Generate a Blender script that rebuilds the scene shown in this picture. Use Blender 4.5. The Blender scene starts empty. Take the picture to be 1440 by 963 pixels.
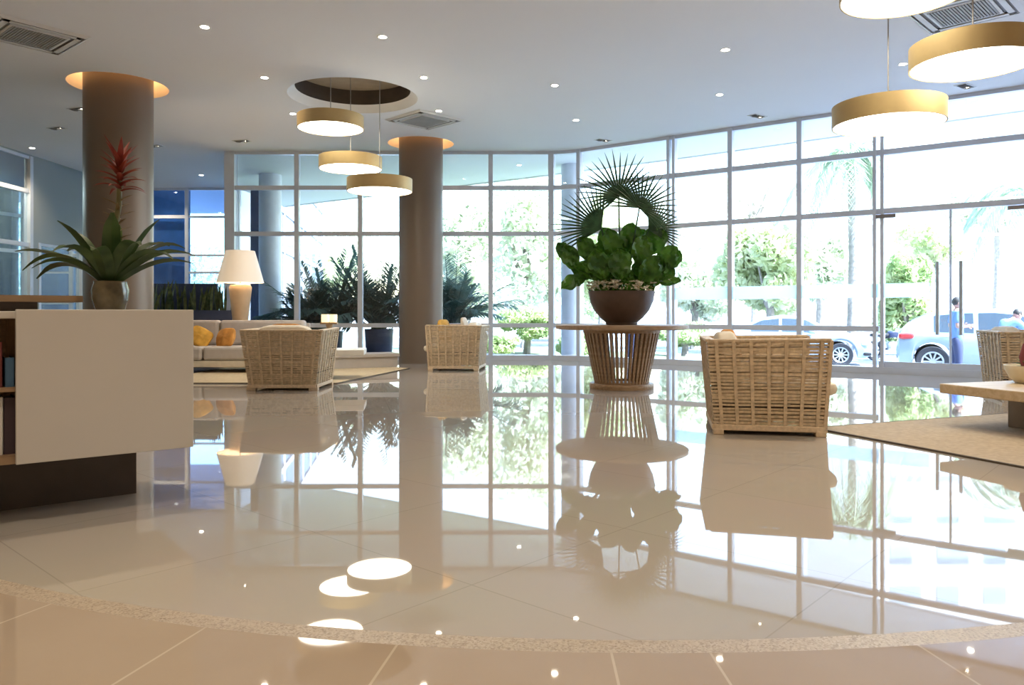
import bpy, bmesh, math, random
from mathutils import Vector, Matrix, Euler
R = math.radians
PI = math.pi
rnd = random.Random(7)
sc = bpy.context.scene
COL = sc.collection
F, HC, HY = 1080.0, 0.95, 440.0          # focal length (px), camera height, horizon row

def X(px, d): return (px - 720.0) / F * d
def Zh(py, d): return HC + (HY - py) * d / F
def fl(px, py):
    d = F * HC / (py - HY); return X(px, d), d
def ce(px, py, h=4.2):
    d = F * (h - HC) / (HY - py); return X(px, d), d

# ------------------------------------------------------------------ materials
def new_mat(name):
    m = bpy.data.materials.new(name); m.use_nodes = True
    nt = m.node_tree; b = nt.nodes['Principled BSDF']
    return m, nt, b

def mat(name, c, rough=.5, metal=0.0, var=.08, scale=6.0, bump=0.0, bscale=60.0, spec=.5, coat=0.0, sub=0.0):
    m, nt, b = new_mat(name)
    N, L = nt.nodes, nt.links
    tc = N.new('ShaderNodeTexCoord')
    nz = N.new('ShaderNodeTexNoise'); nz.inputs['Scale'].default_value = scale; nz.inputs['Detail'].default_value = 4
    L.new(tc.outputs['Object'], nz.inputs['Vector'])
    rp = N.new('ShaderNodeValToRGB')
    rp.color_ramp.elements[0].position = .3; rp.color_ramp.elements[1].position = .7
    rp.color_ramp.elements[0].color = (*[max(0, x * (1 - var)) for x in c], 1)
    rp.color_ramp.elements[1].color = (*[min(1, x * (1 + var)) for x in c], 1)
    L.new(nz.outputs['Fac'], rp.inputs['Fac']); L.new(rp.outputs['Color'], b.inputs['Base Color'])
    b.inputs['Roughness'].default_value = rough; b.inputs['Metallic'].default_value = metal
    b.inputs['Specular IOR Level'].default_value = spec
    if coat: b.inputs['Coat Weight'].default_value = coat; b.inputs['Coat Roughness'].default_value = .05
    if bump:
        n2 = N.new('ShaderNodeTexNoise'); n2.inputs['Scale'].default_value = bscale; n2.inputs['Detail'].default_value = 3
        L.new(tc.outputs['Object'], n2.inputs['Vector'])
        bp = N.new('ShaderNodeBump'); bp.inputs['Strength'].default_value = bump; bp.inputs['Distance'].default_value = .01
        L.new(n2.outputs['Fac'], bp.inputs['Height']); L.new(bp.outputs['Normal'], b.inputs['Normal'])
    return m

def leaf_mat(name, c, c2=None, trans=.35, rough=.45, scale=8.0):
    m, nt, b = new_mat(name)
    N, L = nt.nodes, nt.links
    c2 = c2 or tuple(x * 1.5 for x in c)
    tc = N.new('ShaderNodeTexCoord'); nz = N.new('ShaderNodeTexNoise'); nz.inputs['Scale'].default_value = scale
    L.new(tc.outputs['Object'], nz.inputs['Vector'])
    rp = N.new('ShaderNodeValToRGB'); rp.color_ramp.elements[0].position = .35; rp.color_ramp.elements[1].position = .65
    rp.color_ramp.elements[0].color = (*c, 1); rp.color_ramp.elements[1].color = (*c2, 1)
    L.new(nz.outputs['Fac'], rp.inputs['Fac']); L.new(rp.outputs['Color'], b.inputs['Base Color'])
    b.inputs['Roughness'].default_value = rough
    tr = N.new('ShaderNodeBsdfTranslucent'); L.new(rp.outputs['Color'], tr.inputs['Color'])
    mx = N.new('ShaderNodeMixShader'); mx.inputs['Fac'].default_value = trans
    L.new(b.outputs[0], mx.inputs[1]); L.new(tr.outputs[0], mx.inputs[2])
    L.new(mx.outputs[0], N['Material Output'].inputs['Surface'])
    return m

def emit_mat(name, c, s):
    m, nt, b = new_mat(name)
    b.inputs['Base Color'].default_value = (.8, .8, .8, 1)
    b.inputs['Emission Color'].default_value = (*c, 1); b.inputs['Emission Strength'].default_value = s
    return m

def glass_mat(name, tint, refl=.06, rough=0.0):
    m = bpy.data.materials.new(name); m.use_nodes = True
    nt = m.node_tree; N, L = nt.nodes, nt.links
    N.remove(N['Principled BSDF'])
    t = N.new('ShaderNodeBsdfTransparent'); t.inputs['Color'].default_value = (*tint, 1)
    g = N.new('ShaderNodeBsdfGlossy'); g.inputs['Roughness'].default_value = rough; g.inputs['Color'].default_value = (.9, .95, 1, 1)
    fr = N.new('ShaderNodeLayerWeight'); fr.inputs['Blend'].default_value = .25
    ml = N.new('ShaderNodeMath'); ml.operation = 'MULTIPLY_ADD'; ml.inputs[1].default_value = .5; ml.inputs[2].default_value = refl
    L.new(fr.outputs['Fresnel'], ml.inputs[0])
    mx = N.new('ShaderNodeMixShader'); L.new(ml.outputs[0], mx.inputs['Fac'])
    L.new(t.outputs[0], mx.inputs[1]); L.new(g.outputs[0], mx.inputs[2])
    L.new(mx.outputs[0], N['Material Output'].inputs['Surface'])
    return m

M = {}
def floor_mat():
    m, nt, b = new_mat('polished_tile'); N, L = nt.nodes, nt.links
    tc = N.new('ShaderNodeTexCoord'); mp = N.new('ShaderNodeMapping'); mp.inputs['Rotation'].default_value = (0, 0, R(42))
    L.new(tc.outputs['Object'], mp.inputs['Vector'])
    br = N.new('ShaderNodeTexBrick'); br.offset = 0; br.inputs['Scale'].default_value = 1
    br.inputs['Brick Width'].default_value = .95; br.inputs['Row Height'].default_value = .95
    br.inputs['Mortar Size'].default_value = .003; br.inputs['Mortar Smooth'].default_value = .2
    br.inputs['Color1'].default_value = FLOOR_C1; br.inputs['Color2'].default_value = FLOOR_C2
    br.inputs['Mortar'].default_value = (.34, .30, .255, 1)
    L.new(mp.outputs[0], br.inputs['Vector'])
    nz = N.new('ShaderNodeTexNoise'); nz.inputs['Scale'].default_value = 1.2; nz.inputs['Detail'].default_value = 6
    L.new(tc.outputs['Object'], nz.inputs['Vector'])
    mx = N.new('ShaderNodeMixRGB'); mx.blend_type = 'MULTIPLY'; mx.inputs['Fac'].default_value = .12
    L.new(br.outputs['Color'], mx.inputs[1]); L.new(nz.outputs['Color'], mx.inputs[2])
    L.new(mx.outputs[0], b.inputs['Base Color'])
    b.inputs['Roughness'].default_value = .02; b.inputs['IOR'].default_value = 1.62
    return m
FLOOR_C1 = (.42, .375, .325, 1); FLOOR_C2 = (.412, .367, .317, 1)

ARC_C, ARC_R = (.42, 7.43), 5.2
def radial_floor_mat():
    m, nt, b = new_mat('warm_tile'); N, L = nt.nodes, nt.links
    tc = N.new('ShaderNodeTexCoord'); sx = N.new('ShaderNodeSeparateXYZ'); L.new(tc.outputs['Object'], sx.inputs[0])
    def mth(op, a, bb=None):
        n = N.new('ShaderNodeMath'); n.operation = op
        for i, v in enumerate((a, bb)):
            if v is None: continue
            if isinstance(v, (int, float)): n.inputs[i].default_value = v
            else: L.new(v, n.inputs[i])
        return n.outputs[0]
    dx = mth('SUBTRACT', sx.outputs[0], ARC_C[0]); dy = mth('SUBTRACT', sx.outputs[1], ARC_C[1])
    an = mth('ARCTAN2', dx, dy)
    fr = mth('FRACT', mth('MULTIPLY', an, ARC_R / .6))
    ln = mth('LESS_THAN', fr, .012)
    nz = N.new('ShaderNodeTexNoise'); nz.inputs['Scale'].default_value = 1.5; nz.inputs['Detail'].default_value = 6
    L.new(tc.outputs['Object'], nz.inputs['Vector'])
    rp = N.new('ShaderNodeValToRGB'); rp.color_ramp.elements[0].position = .3; rp.color_ramp.elements[1].position = .7
    rp.color_ramp.elements[0].color = (.345, .27, .20, 1); rp.color_ramp.elements[1].color = (.385, .31, .235, 1)
    L.new(nz.outputs['Fac'], rp.inputs['Fac'])
    mx = N.new('ShaderNodeMixRGB'); mx.inputs[2].default_value = (.50, .42, .32, 1)
    L.new(ln, mx.inputs['Fac']); L.new(rp.outputs['Color'], mx.inputs[1]); L.new(mx.outputs[0], b.inputs['Base Color'])
    b.inputs['Roughness'].default_value = .03; b.inputs['IOR'].default_value = 1.55
    return m
def granite_mat():
    m, nt, b = new_mat('granite'); N, L = nt.nodes, nt.links
    tc = N.new('ShaderNodeTexCoord'); vo = N.new('ShaderNodeTexVoronoi'); vo.inputs['Scale'].default_value = 170
    L.new(tc.outputs['Object'], vo.inputs['Vector'])
    rp = N.new('ShaderNodeValToRGB'); e = rp.color_ramp.elements
    e[0].position = .0; e[0].color = (.20, .15, .105, 1); e[1].position = .4; e[1].color = (.37, .30, .22, 1)
    n = e.new(.85); n.color = (.46, .385, .30, 1)
    L.new(vo.outputs['Color'], rp.inputs['Fac']); L.new(rp.outputs['Color'], b.inputs['Base Color'])
    b.inputs['Roughness'].default_value = .45
    return m
def wood_mat(name, c1, c2, scale=3.0, rough=.45, rot=(0, 0, 0)):
    m, nt, b = new_mat(name); N, L = nt.nodes, nt.links
    tc = N.new('ShaderNodeTexCoord'); mp = N.new('ShaderNodeMapping'); mp.inputs['Scale'].default_value = (1, 8, 8); mp.inputs['Rotation'].default_value = rot
    L.new(tc.outputs['Object'], mp.inputs['Vector'])
    nz = N.new('ShaderNodeTexNoise'); nz.inputs['Scale'].default_value = scale; nz.inputs['Detail'].default_value = 6; nz.inputs['Distortion'].default_value = .6
    L.new(mp.outputs[0], nz.inputs['Vector'])
    rp = N.new('ShaderNodeValToRGB'); rp.color_ramp.elements[0].position = .35; rp.color_ramp.elements[1].position = .65
    rp.color_ramp.elements[0].color = (*c1, 1); rp.color_ramp.elements[1].color = (*c2, 1)
    L.new(nz.outputs['Fac'], rp.inputs['Fac']); L.new(rp.outputs['Color'], b.inputs['Base Color'])
    b.inputs['Roughness'].default_value = rough
    return m

M['floor'] = floor_mat(); M['floor2'] = radial_floor_mat(); M['granite'] = granite_mat()
M['ceiling'] = mat('ceiling_paint', (.885, .885, .90), .8, var=.01, scale=.6)
M['cove_white'] = mat('cove_plaster', (.82, .80, .77), .7, var=.02)
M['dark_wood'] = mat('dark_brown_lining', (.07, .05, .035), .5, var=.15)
M['tan_top'] = mat('tan_lining', (.36, .29, .21), .6, var=.1)
M['column'] = mat('taupe_column_paint', (.175, .130, .095), .38, var=.04, scale=1.5)
M['frame'] = mat('white_aluminium', (.70, .75, .84), .35, .1, var=.03)
M['white_frame'] = mat('bright_white_aluminium', (.78, .80, .82), .4, var=.03)
M['glass'] = glass_mat('clear_glass', (.95, .975, 1.0), .02)
M['glass_blue'] = glass_mat('blue_tinted_glass', (.60, .76, .94), .06)
def wing_glass():
    m, nt, b = new_mat('deep_blue_glass'); N, L = nt.nodes, nt.links
    b.inputs['Base Color'].default_value = (.028, .065, .14, 1); b.inputs['Roughness'].default_value = .08; b.inputs['Specular IOR Level'].default_value = .12
    t = N.new('ShaderNodeBsdfTransparent'); t.inputs['Color'].default_value = (.45, .65, .9, 1)
    mx = N.new('ShaderNodeMixShader'); mx.inputs['Fac'].default_value = .22
    L.new(b.outputs[0], mx.inputs[1]); L.new(t.outputs[0], mx.inputs[2]); L.new(mx.outputs[0], N['Material Output'].inputs['Surface'])
    return m
M['glass_wing'] = wing_glass()
M['glass_dim'] = glass_mat('grey_glass', (.55, .66, .72), .10)
def film_mat():
    m = bpy.data.materials.new('frosted_film'); m.use_nodes = True
    nt = m.node_tree; N, L = nt.nodes, nt.links; N.remove(N['Principled BSDF'])
    t = N.new('ShaderNodeBsdfTransparent'); t.inputs['Color'].default_value = (.86, .97, .98, 1)
    d = N.new('ShaderNodeBsdfTranslucent'); d.inputs['Color'].default_value = (.80, .94, .96, 1)
    mx = N.new('ShaderNodeMixShader'); mx.inputs['Fac'].default_value = .72
    L.new(t.outputs[0], mx.inputs[1]); L.new(d.outputs[0], mx.inputs[2]); L.new(mx.outputs[0], N['Material Output'].inputs['Surface'])
    return m
M['film'] = film_mat()
M['desk_panel'] = mat('cream_laminate', (.53, .505, .47), .5, var=.02, scale=2)
M['desk_wood'] = wood_mat('brown_veneer', (.22, .14, .08), (.33, .22, .13), 3)
M['plinth'] = mat('dark_brown_plinth', (.075, .055, .045), .45, var=.1)
M['wall'] = mat('grey_green_wall_paint', (.42, .44, .40), .8, var=.03, scale=1)
M['wall_warm'] = mat('warm_wall_paint', (.60, .52, .43), .8, var=.03, scale=1)
M['wicker'] = mat('tan_wicker', (.60, .46, .30), .55, var=.22, scale=30, bump=.3, bscale=160)
M['wicker_rim'] = mat('tan_wicker_rim', (.60, .46, .31), .55, var=.15, scale=40, bump=.3, bscale=160)
M['cream'] = mat('cream_fabric', (.72, .64, .52), .9, var=.06, scale=12, bump=.2, bscale=300)
M['sofa'] = mat('greige_fabric', (.53, .485, .455), .9, var=.06, scale=12, bump=.25, bscale=300)
M['mustard'] = mat('mustard_fabric', (.62, .33, .05), .85, var=.25, scale=9, bump=.2, bscale=300)
M['orange'] = mat('orange_fabric', (.60, .27, .06), .85, var=.2, scale=10, bump=.2, bscale=300)
M['tabletop'] = wood_mat('weathered_oak', (.30, .19, .11), (.42, .29, .18), 4)
M['slat'] = wood_mat('oak_slat', (.30, .18, .09), (.46, .30, .17), 6)
M['bowl'] = mat('brown_clay', (.085, .050, .034), .42, var=.15, scale=9, bump=.1)
M['soil'] = mat('dark_soil', (.05, .035, .025), .95, var=.4, scale=40)
M['palm'] = leaf_mat('palm_green', (.020, .055, .022), (.05, .115, .045), .18, .4)
M['broad'] = leaf_mat('fig_green', (.030, .105, .010), (.10, .25, .025), .25, .35, 6)
M['petal'] = leaf_mat('pale_petal', (.55, .42, .24), (.75, .70, .52), .3, .6, 25)
M['brom'] = leaf_mat('bromeliad_green', (.022, .048, .012), (.06, .10, .025), .15, .35)
M['brom_red'] = leaf_mat('bromeliad_red', (.16, .018, .012), (.26, .05, .025), .2, .5)
M['stem'] = mat('green_brown_stem', (.12, .11, .04), .6, var=.3, scale=20)
M['vase'] = mat('olive_glazed_ceramic', (.11, .085, .045), .25, var=.35, scale=14, coat=.4)
M['gold'] = mat('brushed_gold', (.50, .36, .16), .45, .25, var=.12, scale=3)
M['lamp_white'] = emit_mat('pendant_diffuser', (1, .93, .78), 7.0)
M['dl_glow'] = emit_mat('downlight_lens', (1, .90, .72), 40.0)
M['led'] = emit_mat('warm_led', (1, .52, .19), 5.0)
M['cable'] = mat('steel_cable', (.32, .30, .28), .4, .6)
M['vent'] = mat('vent_white', (.74, .73, .70), .5, var=.02)
M['vent_dark'] = mat('vent_grille_grey', (.22, .21, .20), .6, var=.1)
M['black'] = mat('black_trim', (.02, .02, .022), .5, var=.1)
M['rug'] = mat('tan_woven_rug', (.42, .325, .22), .95, var=.12, scale=26, bump=.5, bscale=220)
M['rug2'] = mat('straw_woven_rug', (.56, .45, .29), .95, var=.12, scale=26, bump=.5, bscale=220)
M['rug_edge'] = mat('dark_rug_binding', (.09, .07, .05), .9)
M['slab'] = wood_mat('pale_oak_slab', (.44, .33, .20), (.54, .42, .28), 3)
M['white_slab'] = mat('off_white_slab', (.78, .75, .68), .4, var=.03)
M['block'] = mat('grey_taupe_block', (.30, .26, .225), .6, var=.06)
M['plinth_grey'] = mat('pale_grey_plinth', (.46, .43, .41), .6, var=.05)
M['pot_cream'] = mat('cream_stoneware', (.70, .62, .46), .5, var=.06)
M['lamp_shade'] = emit_mat('lit_linen_shade', (1, .66, .34), .22)
M['lamp_base'] = mat('sand_ceramic', (.52, .38, .24), .5, var=.08)
M['navy'] = mat('navy_lacquer', (.035, .05, .11), .4, var=.1)
M['snake'] = leaf_mat('snake_plant_green', (.03, .06, .02), (.10, .13, .05), .1, .45, 14)
M['candle'] = emit_mat('lit_candle_glass', (1, .72, .32), .9)
M['turned'] = wood_mat('turned_wood', (.30, .19, .10), (.42, .28, .15), 8)
M['pave'] = mat('pale_terrace_stone', (.36, .39, .44), .7, var=.04, scale=2)
M['street'] = mat('pale_concrete_street', (.25, .28, .335), .85, var=.06, scale=.6)
M['lawn'] = leaf_mat('lawn_green', (.12, .16, .09), (.19, .24, .13), .2, .8, 3)
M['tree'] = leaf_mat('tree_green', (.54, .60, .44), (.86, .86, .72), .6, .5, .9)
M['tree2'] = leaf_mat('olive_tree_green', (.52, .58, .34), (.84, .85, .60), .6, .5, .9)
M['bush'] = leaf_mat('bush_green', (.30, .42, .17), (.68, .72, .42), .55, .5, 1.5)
M['areca'] = leaf_mat('areca_green', (.10, .19, .165), (.20, .33, .29), .42, .5, 2)
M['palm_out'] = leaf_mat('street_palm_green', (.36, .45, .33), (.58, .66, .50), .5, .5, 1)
M['bark'] = mat('grey_bark', (.30, .26, .22), .9, var=.25, scale=8, bump=.6, bscale=20)
M['white_wall'] = mat('white_render', (.86, .86, .85), .8, var=.02, scale=.5)
M['pane'] = mat('pale_blue_window', (.34, .44, .52), .15, var=.08)
M['ext_col'] = mat('pale_blue_grey_paint', (.80, .85, .92), .5, var=.03)
M['car_silver'] = mat('silver_car_paint', (.30, .37, .43), .25, .1, var=.02, coat=.8)
M['car_white'] = mat('pearl_white_car_paint', (.72, .78, .82), .25, .05, var=.02, coat=.8)
M['car_glass'] = mat('dark_car_glass', (.05, .07, .09), .10, var=.05, spec=.25)
M['tyre'] = mat('tyre_rubber', (.03, .03, .035), .8)
M['alloy'] = mat('alloy_wheel', (.55, .58, .60), .3, .7)
M['tail'] = mat('red_tail_light', (.55, .04, .04), .2)
M['head'] = mat('clear_headlight', (.75, .80, .85), .1)
M['skin'] = mat('skin', (.40, .22, .15), .55, var=.05)
M['hair'] = mat('dark_hair', (.03, .025, .02), .6, bump=.3)
M['shirt'] = mat('blue_shirt_cotton', (.14, .25, .62), .85, var=.08, bump=.2)
M['trouser'] = mat('navy_trouser_cotton', (.035, .045, .10), .85, var=.1, bump=.2)
M['shoe'] = mat('black_shoe_leather', (.02, .02, .02), .4)
M['closer'] = mat('brown_grey_metal', (.30, .27, .26), .4, .5)
M['steel'] = mat('brushed_steel', (.55, .60, .66), .35, .6)
M['blind'] = mat('beige_blind', (.52, .47, .38), .85, var=.08, scale=3)
M['book_red'] = mat('maroon_book', (.16, .03, .03), .6)
M['book_blue'] = mat('blue_book', (.06, .14, .25), .6)
M['book_white'] = mat('white_book', (.62, .62, .60), .6)
M['book_dark'] = mat('dark_folder', (.05, .03, .04), .6)

# ------------------------------------------------------------------ mesh builder
class MB:
    def __init__(s): s.v = []; s.f = []
    def add(s, vs, fs):
        o = len(s.v); s.v += [tuple(v) for v in vs]; s.f += [tuple(i + o for i in f) for f in fs]
    def box(s, a, b, mtx=None):
        x0, y0, z0 = a; x1, y1, z1 = b
        vs = [(x0,y0,z0),(x1,y0,z0),(x1,y1,z0),(x0,y1,z0),(x0,y0,z1),(x1,y0,z1),(x1,y1,z1),(x0,y1,z1)]
        if mtx: vs = [mtx @ Vector(v) for v in vs]
        s.add(vs, [(3,2,1,0),(4,5,6,7),(0,1,5,4),(1,2,6,5),(2,3,7,6),(3,0,4,7)])
    def bar(s, p, q, w, t, up=(0, 0, 1)):
        """rectangular bar from p to q: w across, t along up"""
        p, q = Vector(p), Vector(q); d = (q - p).normalized(); u = Vector(up)
        sd = d.cross(u)
        if sd.length < 1e-5: sd = d.cross(Vector((1, 0, 0)))
        sd.normalize(); u = sd.cross(d).normalized()
        vs = []
        for c in (p, q):
            for i, j in ((-1,-1),(1,-1),(1,1),(-1,1)): vs.append(c + sd * (i * w / 2) + u * (j * t / 2))
        s.add(vs, [(3,2,1,0),(4,5,6,7),(0,1,5,4),(1,2,6,5),(2,3,7,6),(3,0,4,7)])
    def prism(s, poly, z0, z1):
        n = len(poly)
        ar = sum(poly[i][0]*poly[(i+1)%n][1]-poly[(i+1)%n][0]*poly[i][1] for i in range(n))
        if ar < 0: poly = poly[::-1]
        vs = [(x, y, z0) for x, y in poly] + [(x, y, z1) for x, y in poly]
        fs = [tuple(range(n))[::-1], tuple(range(n, 2*n))] + [(i, (i+1)%n, n+(i+1)%n, n+i) for i in range(n)]
        s.add(vs, fs)
    def lathe(s, prof, c=(0, 0, 0), n=40, cap=True):
        k = len(prof); vs = []; fs = []
        for i in range(n):
            a = 2*PI*i/n
            for r, z in prof: vs.append((c[0]+r*math.cos(a), c[1]+r*math.sin(a), c[2]+z))
        for i in range(n):
            j = (i+1) % n
            for q in range(k-1): fs.append((i*k+q, j*k+q, j*k+q+1, i*k+q+1))
        if cap:
            if prof[0][0] > 1e-4: fs.append(tuple(i*k for i in range(n))[::-1])
            if prof[-1][0] > 1e-4: fs.append(tuple(i*k+k-1 for i in range(n)))
        s.add(vs, fs)
    def tube(s, pts, r, n=8, cap=True):
        pts = [Vector(p) for p in pts]; m = len(pts)
        rs = r if isinstance(r, (list, tuple)) else [r]*m
        vs = []; fs = []; ref = None
        for i, p in enumerate(pts):
            d = (pts[min(i+1, m-1)] - pts[max(i-1, 0)]).normalized()
            if ref is None: ref = Vector((0, 0, 1)) if abs(d.z) < .9 else Vector((1, 0, 0))
            a = d.cross(ref).normalized(); b = a.cross(d).normalized(); ref = b
            for k in range(n):
                t = 2*PI*k/n; vs.append(p + a*(rs[i]*math.cos(t)) + b*(rs[i]*math.sin(t)))
        for i in range(m-1):
            for k in range(n):
                l = (k+1) % n; fs.append((i*n+k, i*n+l, (i+1)*n+l, (i+1)*n+k))
        if cap: fs.append(tuple(range(n))[::-1]); fs.append(tuple(range((m-1)*n, m*n)))
        s.add(vs, fs)
    def ellipsoid(s, c, r, n=12, m=8):
        vs = []; fs = []
        for i in range(m+1):
            ph = PI*i/m
            for k in range(n):
                t = 2*PI*k/n
                vs.append((c[0]+r[0]*math.sin(ph)*math.cos(t), c[1]+r[1]*math.sin(ph)*math.sin(t), c[2]+r[2]*math.cos(ph)))
        for i in range(m):
            for k in range(n):
                l = (k+1) % n; fs.append((i*n+k, (i+1)*n+k, (i+1)*n+l, i*n+l))
        s.add(vs, fs)
    def cushion(s, c, size, e=.35, n=10, mtx=None, pinch=0.0):
        """soft rounded box (superellipsoid-like)"""
        sx, sy, sz = [q/2 for q in size]; vs = []; fs = []
        m = n
        def sp(x, p): return math.copysign(abs(x)**p, x)
        nn = 4*n
        for i in range(m+1):
            ph = -PI/2 + PI*i/m
            for k in range(nn):
                t = 2*PI*k/nn
                x = sp(math.cos(t), e) ; y = sp(math.sin(t), e); cz = sp(math.cos(ph), .45); z = sp(math.sin(ph), .6)
                rr = max(abs(x), abs(y))
                zz = z*(1 - pinch*(abs(x)*abs(y)*cz)**1.0)
                v = Vector((sx*x*cz, sy*y*cz, sz*zz))
                if mtx: v = mtx @ v
                vs.append((v[0]+c[0], v[1]+c[1], v[2]+c[2]))
        for i in range(m):
            for k in range(nn):
                l = (k+1) % nn; fs.append((i*nn+k, i*nn+l, (i+1)*nn+l, (i+1)*nn+k))
        s.add(vs, fs)
    def ribbon(s, pts, widths, nrm, fold=.25):
        """leaf blade: 3 verts across, folded along its midrib"""
        m = len(pts); vs = []; fs = []
        for i in range(m):
            p = Vector(pts[i]); d = (Vector(pts[min(i+1, m-1)]) - Vector(pts[max(i-1, 0)])).normalized()
            n_ = Vector(nrm[i] if isinstance(nrm, list) else nrm); sd = d.cross(n_)
            if sd.length < 1e-5: sd = Vector((1, 0, 0))
            sd.normalize(); up = sd.cross(d).normalized(); w = widths[i]/2
            vs += [p - sd*w + up*(w*fold), p, p + sd*w + up*(w*fold)]
        for i in range(m-1):
            a = i*3; fs += [(a, a+1, a+4, a+3), (a+1, a+2, a+5, a+4)]
        s.add(vs, fs)
    def build(s, name, m, parent=None, smooth=False, bevel=0.0, subdiv=0):
        me = bpy.data.meshes.new(name); me.from_pydata(s.v, [], s.f); me.update()
        o = bpy.data.objects.new(name, me); COL.objects.link(o)
        if isinstance(m, str): m = M[m]
        me.materials.append(m)
        if smooth:
            me.polygons.foreach_set('use_smooth', [True]*len(me.polygons))
            try: me.set_sharp_from_angle(angle=R(42))
            except Exception: pass
        if bevel:
            md = o.modifiers.new('edge', 'BEVEL'); md.width = bevel; md.segments = 2; md.limit_method = 'ANGLE'
        if subdiv:
            md = o.modifiers.new('soft', 'SUBSURF'); md.levels = subdiv; md.render_levels = subdiv
        if parent is not None: o.parent = parent
        return o

def tag(o, label=None, cat=None, group=None, kind=None):
    if label: o['label'] = label
    if cat: o['category'] = cat
    if group: o['group'] = group
    if kind: o['kind'] = kind
    return o
def thing(name, label, cat, loc=(0, 0, 0), rz=0.0, group=None):
    o = bpy.data.objects.new(name, None); COL.objects.link(o); o.empty_display_size = .1
    o.location = loc; o.rotation_euler = (0, 0, rz)
    return tag(o, label, cat, group)
def struct(o): o['kind'] = 'structure'; return o
def kids(o): return [c for c in bpy.data.objects if c.parent == o]
def dup(root, loc, rz=0.0, label=None, group=None):
    c = root.copy(); COL.objects.link(c); c.location = loc; c.rotation_euler = (0, 0, rz)
    if label: c['label'] = label
    if group: c['group'] = group
    for k in kids(root):
        d = k.copy(); COL.objects.link(d); d.parent = c
        for g in kids(k):
            e = g.copy(); COL.objects.link(e); e.parent = d
    return c
def lamp(name, kind, loc, energy, color, parent=None, size=.05, spot=None, blend=.6):
    l = bpy.data.lights.new(name, kind); l.energy = energy; l.color = color
    if kind in ('POINT', 'SPOT'): l.shadow_soft_size = size
    if kind == 'SPOT': l.spot_size = spot or R(100); l.spot_blend = blend
    o = bpy.data.objects.new(name, l); COL.objects.link(o); o.location = loc
    if parent: o.parent = parent
    return o

def poly_holes(name, outer, holes, z, m):
    cu = bpy.data.curves.new(name, 'CURVE'); cu.dimensions = '2D'; cu.fill_mode = 'BOTH'
    for pl in [outer] + holes:
        sp = cu.splines.new('POLY'); sp.points.add(len(pl)-1); sp.use_cyclic_u = True
        for p, q in zip(sp.points, pl): p.co = (q[0], q[1], 0, 1)
    t = bpy.data.objects.new(name, cu); COL.objects.link(t)
    bpy.context.view_layer.update()
    me = bpy.data.meshes.new_from_object(t.evaluated_get(bpy.context.evaluated_depsgraph_get()))
    bpy.data.objects.remove(t); bpy.data.curves.remove(cu)
    me.name = name
    for v in me.vertices: v.co.z = z
    o = bpy.data.objects.new(name, me); COL.objects.link(o); me.materials.clear(); me.materials.append(M[m])
    return o
def circle(c, r, n=56): return [(c[0]+r*math.cos(2*PI*i/n), c[1]+r*math.sin(2*PI*i/n)) for i in range(n)]

# ------------------------------------------------------------------ the shell
H = 4.2
YF = 15.5
RS, RE = Vector((1.35, 15.3)), Vector((9.7, 9.296))      # slanting right-hand glass front
def right_pt(px):
    k = (px-720)/F
    t = (k*15.3-1.35)/(5.98+k*4.3)
    return Vector((1.35+5.98*t, 15.3-4.3*t))
LEFT_X = -9.9
ROOM = [(LEFT_X, -6), (9.7, -6), (9.7, RE.y), tuple(RS), (X(776, YF), YF), (-5.65, YF), (-7.2, 20), (LEFT_X, 20)]

# floor: disc-edged polished main floor, granite inlay, warm tiles in front
def arc(r, a0, a1, n=72): return [(ARC_C[0]+r*math.cos(a0+(a1-a0)*i/n), ARC_C[1]+r*math.sin(a0+(a1-a0)*i/n)) for i in range(n+1)]
b = MB()
mainp = arc(ARC_R, PI, 2*PI) + [(9.7, ARC_C[1]), (9.7, RE.y), tuple(RS), (X(776, YF), YF), (-5.65, YF), (-7.2, 20), (LEFT_X, 20), (LEFT_X, ARC_C[1])]
o = poly_holes('floor', mainp, [], 0.0, 'floor'); struct(o)
frontp = arc(ARC_R+.085, PI, 2*PI) + [(9.7, ARC_C[1]), (9.7, -6), (LEFT_X, -6), (LEFT_X, ARC_C[1])]
o = poly_holes('floor_foreground', frontp, [], 0.0, 'floor2'); struct(o)
b = MB(); a1, a2 = arc(ARC_R, PI, 2*PI), arc(ARC_R+.085, PI, 2*PI)
b.add([(x, y, 0) for x, y in a1+a2], [(i, i+73, i+74, i+1) for i in range(72)])
o = b.build('trim_1', 'granite'); struct(o)
b = MB(); b.prism([(LEFT_X-.1, -6.1), (9.8, -6.1), (9.8, RE.y), tuple(RS), (.8, YF), (-5.65, YF), (-7.2, 20), (LEFT_X-.1, 20)], -.55, -.02)
struct(b.build('floor_slab', 'pave'))

# ceiling with openings
COLA, COLB = (X(167, 11.0), 11.0), (X(592, 14.75), 14.75)
COVE = (X(497, 11.55), 11.55)
ceil = poly_holes('ceiling', ROOM, [circle(COLA, .66), circle(COLB, .63), circle(COVE, .96)], H, 'ceiling'); struct(ceil)
SOFF = [(-7.2, 20), (-5.65, YF), (X(776, YF), YF), tuple(RS), (9.7, RE.y), (11.5, 8.0), (11.5, 9.8), (8.2, 12.5), (3.5, 16.3), (.34, 18.6), (-7.0, 23.6)]
struct(poly_holes('ceiling_soffit', SOFF, [], H+.02, 'ceiling'))
b = MB()
b.prism([(LEFT_X-3.2, -6.2), (11.5, -6.2), (11.5, 9.8), (8.2, 12.5), (3.5, 16.3), (.34, 18.6), (-7.0, 23.6), (-7.2, 20), (LEFT_X-3.2, 20)], 4.75, 5.0)
e = [(11.5, 9.8), (8.2, 12.5), (3.5, 16.3), (.34, 18.6), (-7.0, 23.6)]
for p, q in zip(e, e[1:]): b.bar((p[0], p[1], 4.49), (q[0], q[1], 4.49), .08, .58)
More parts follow.
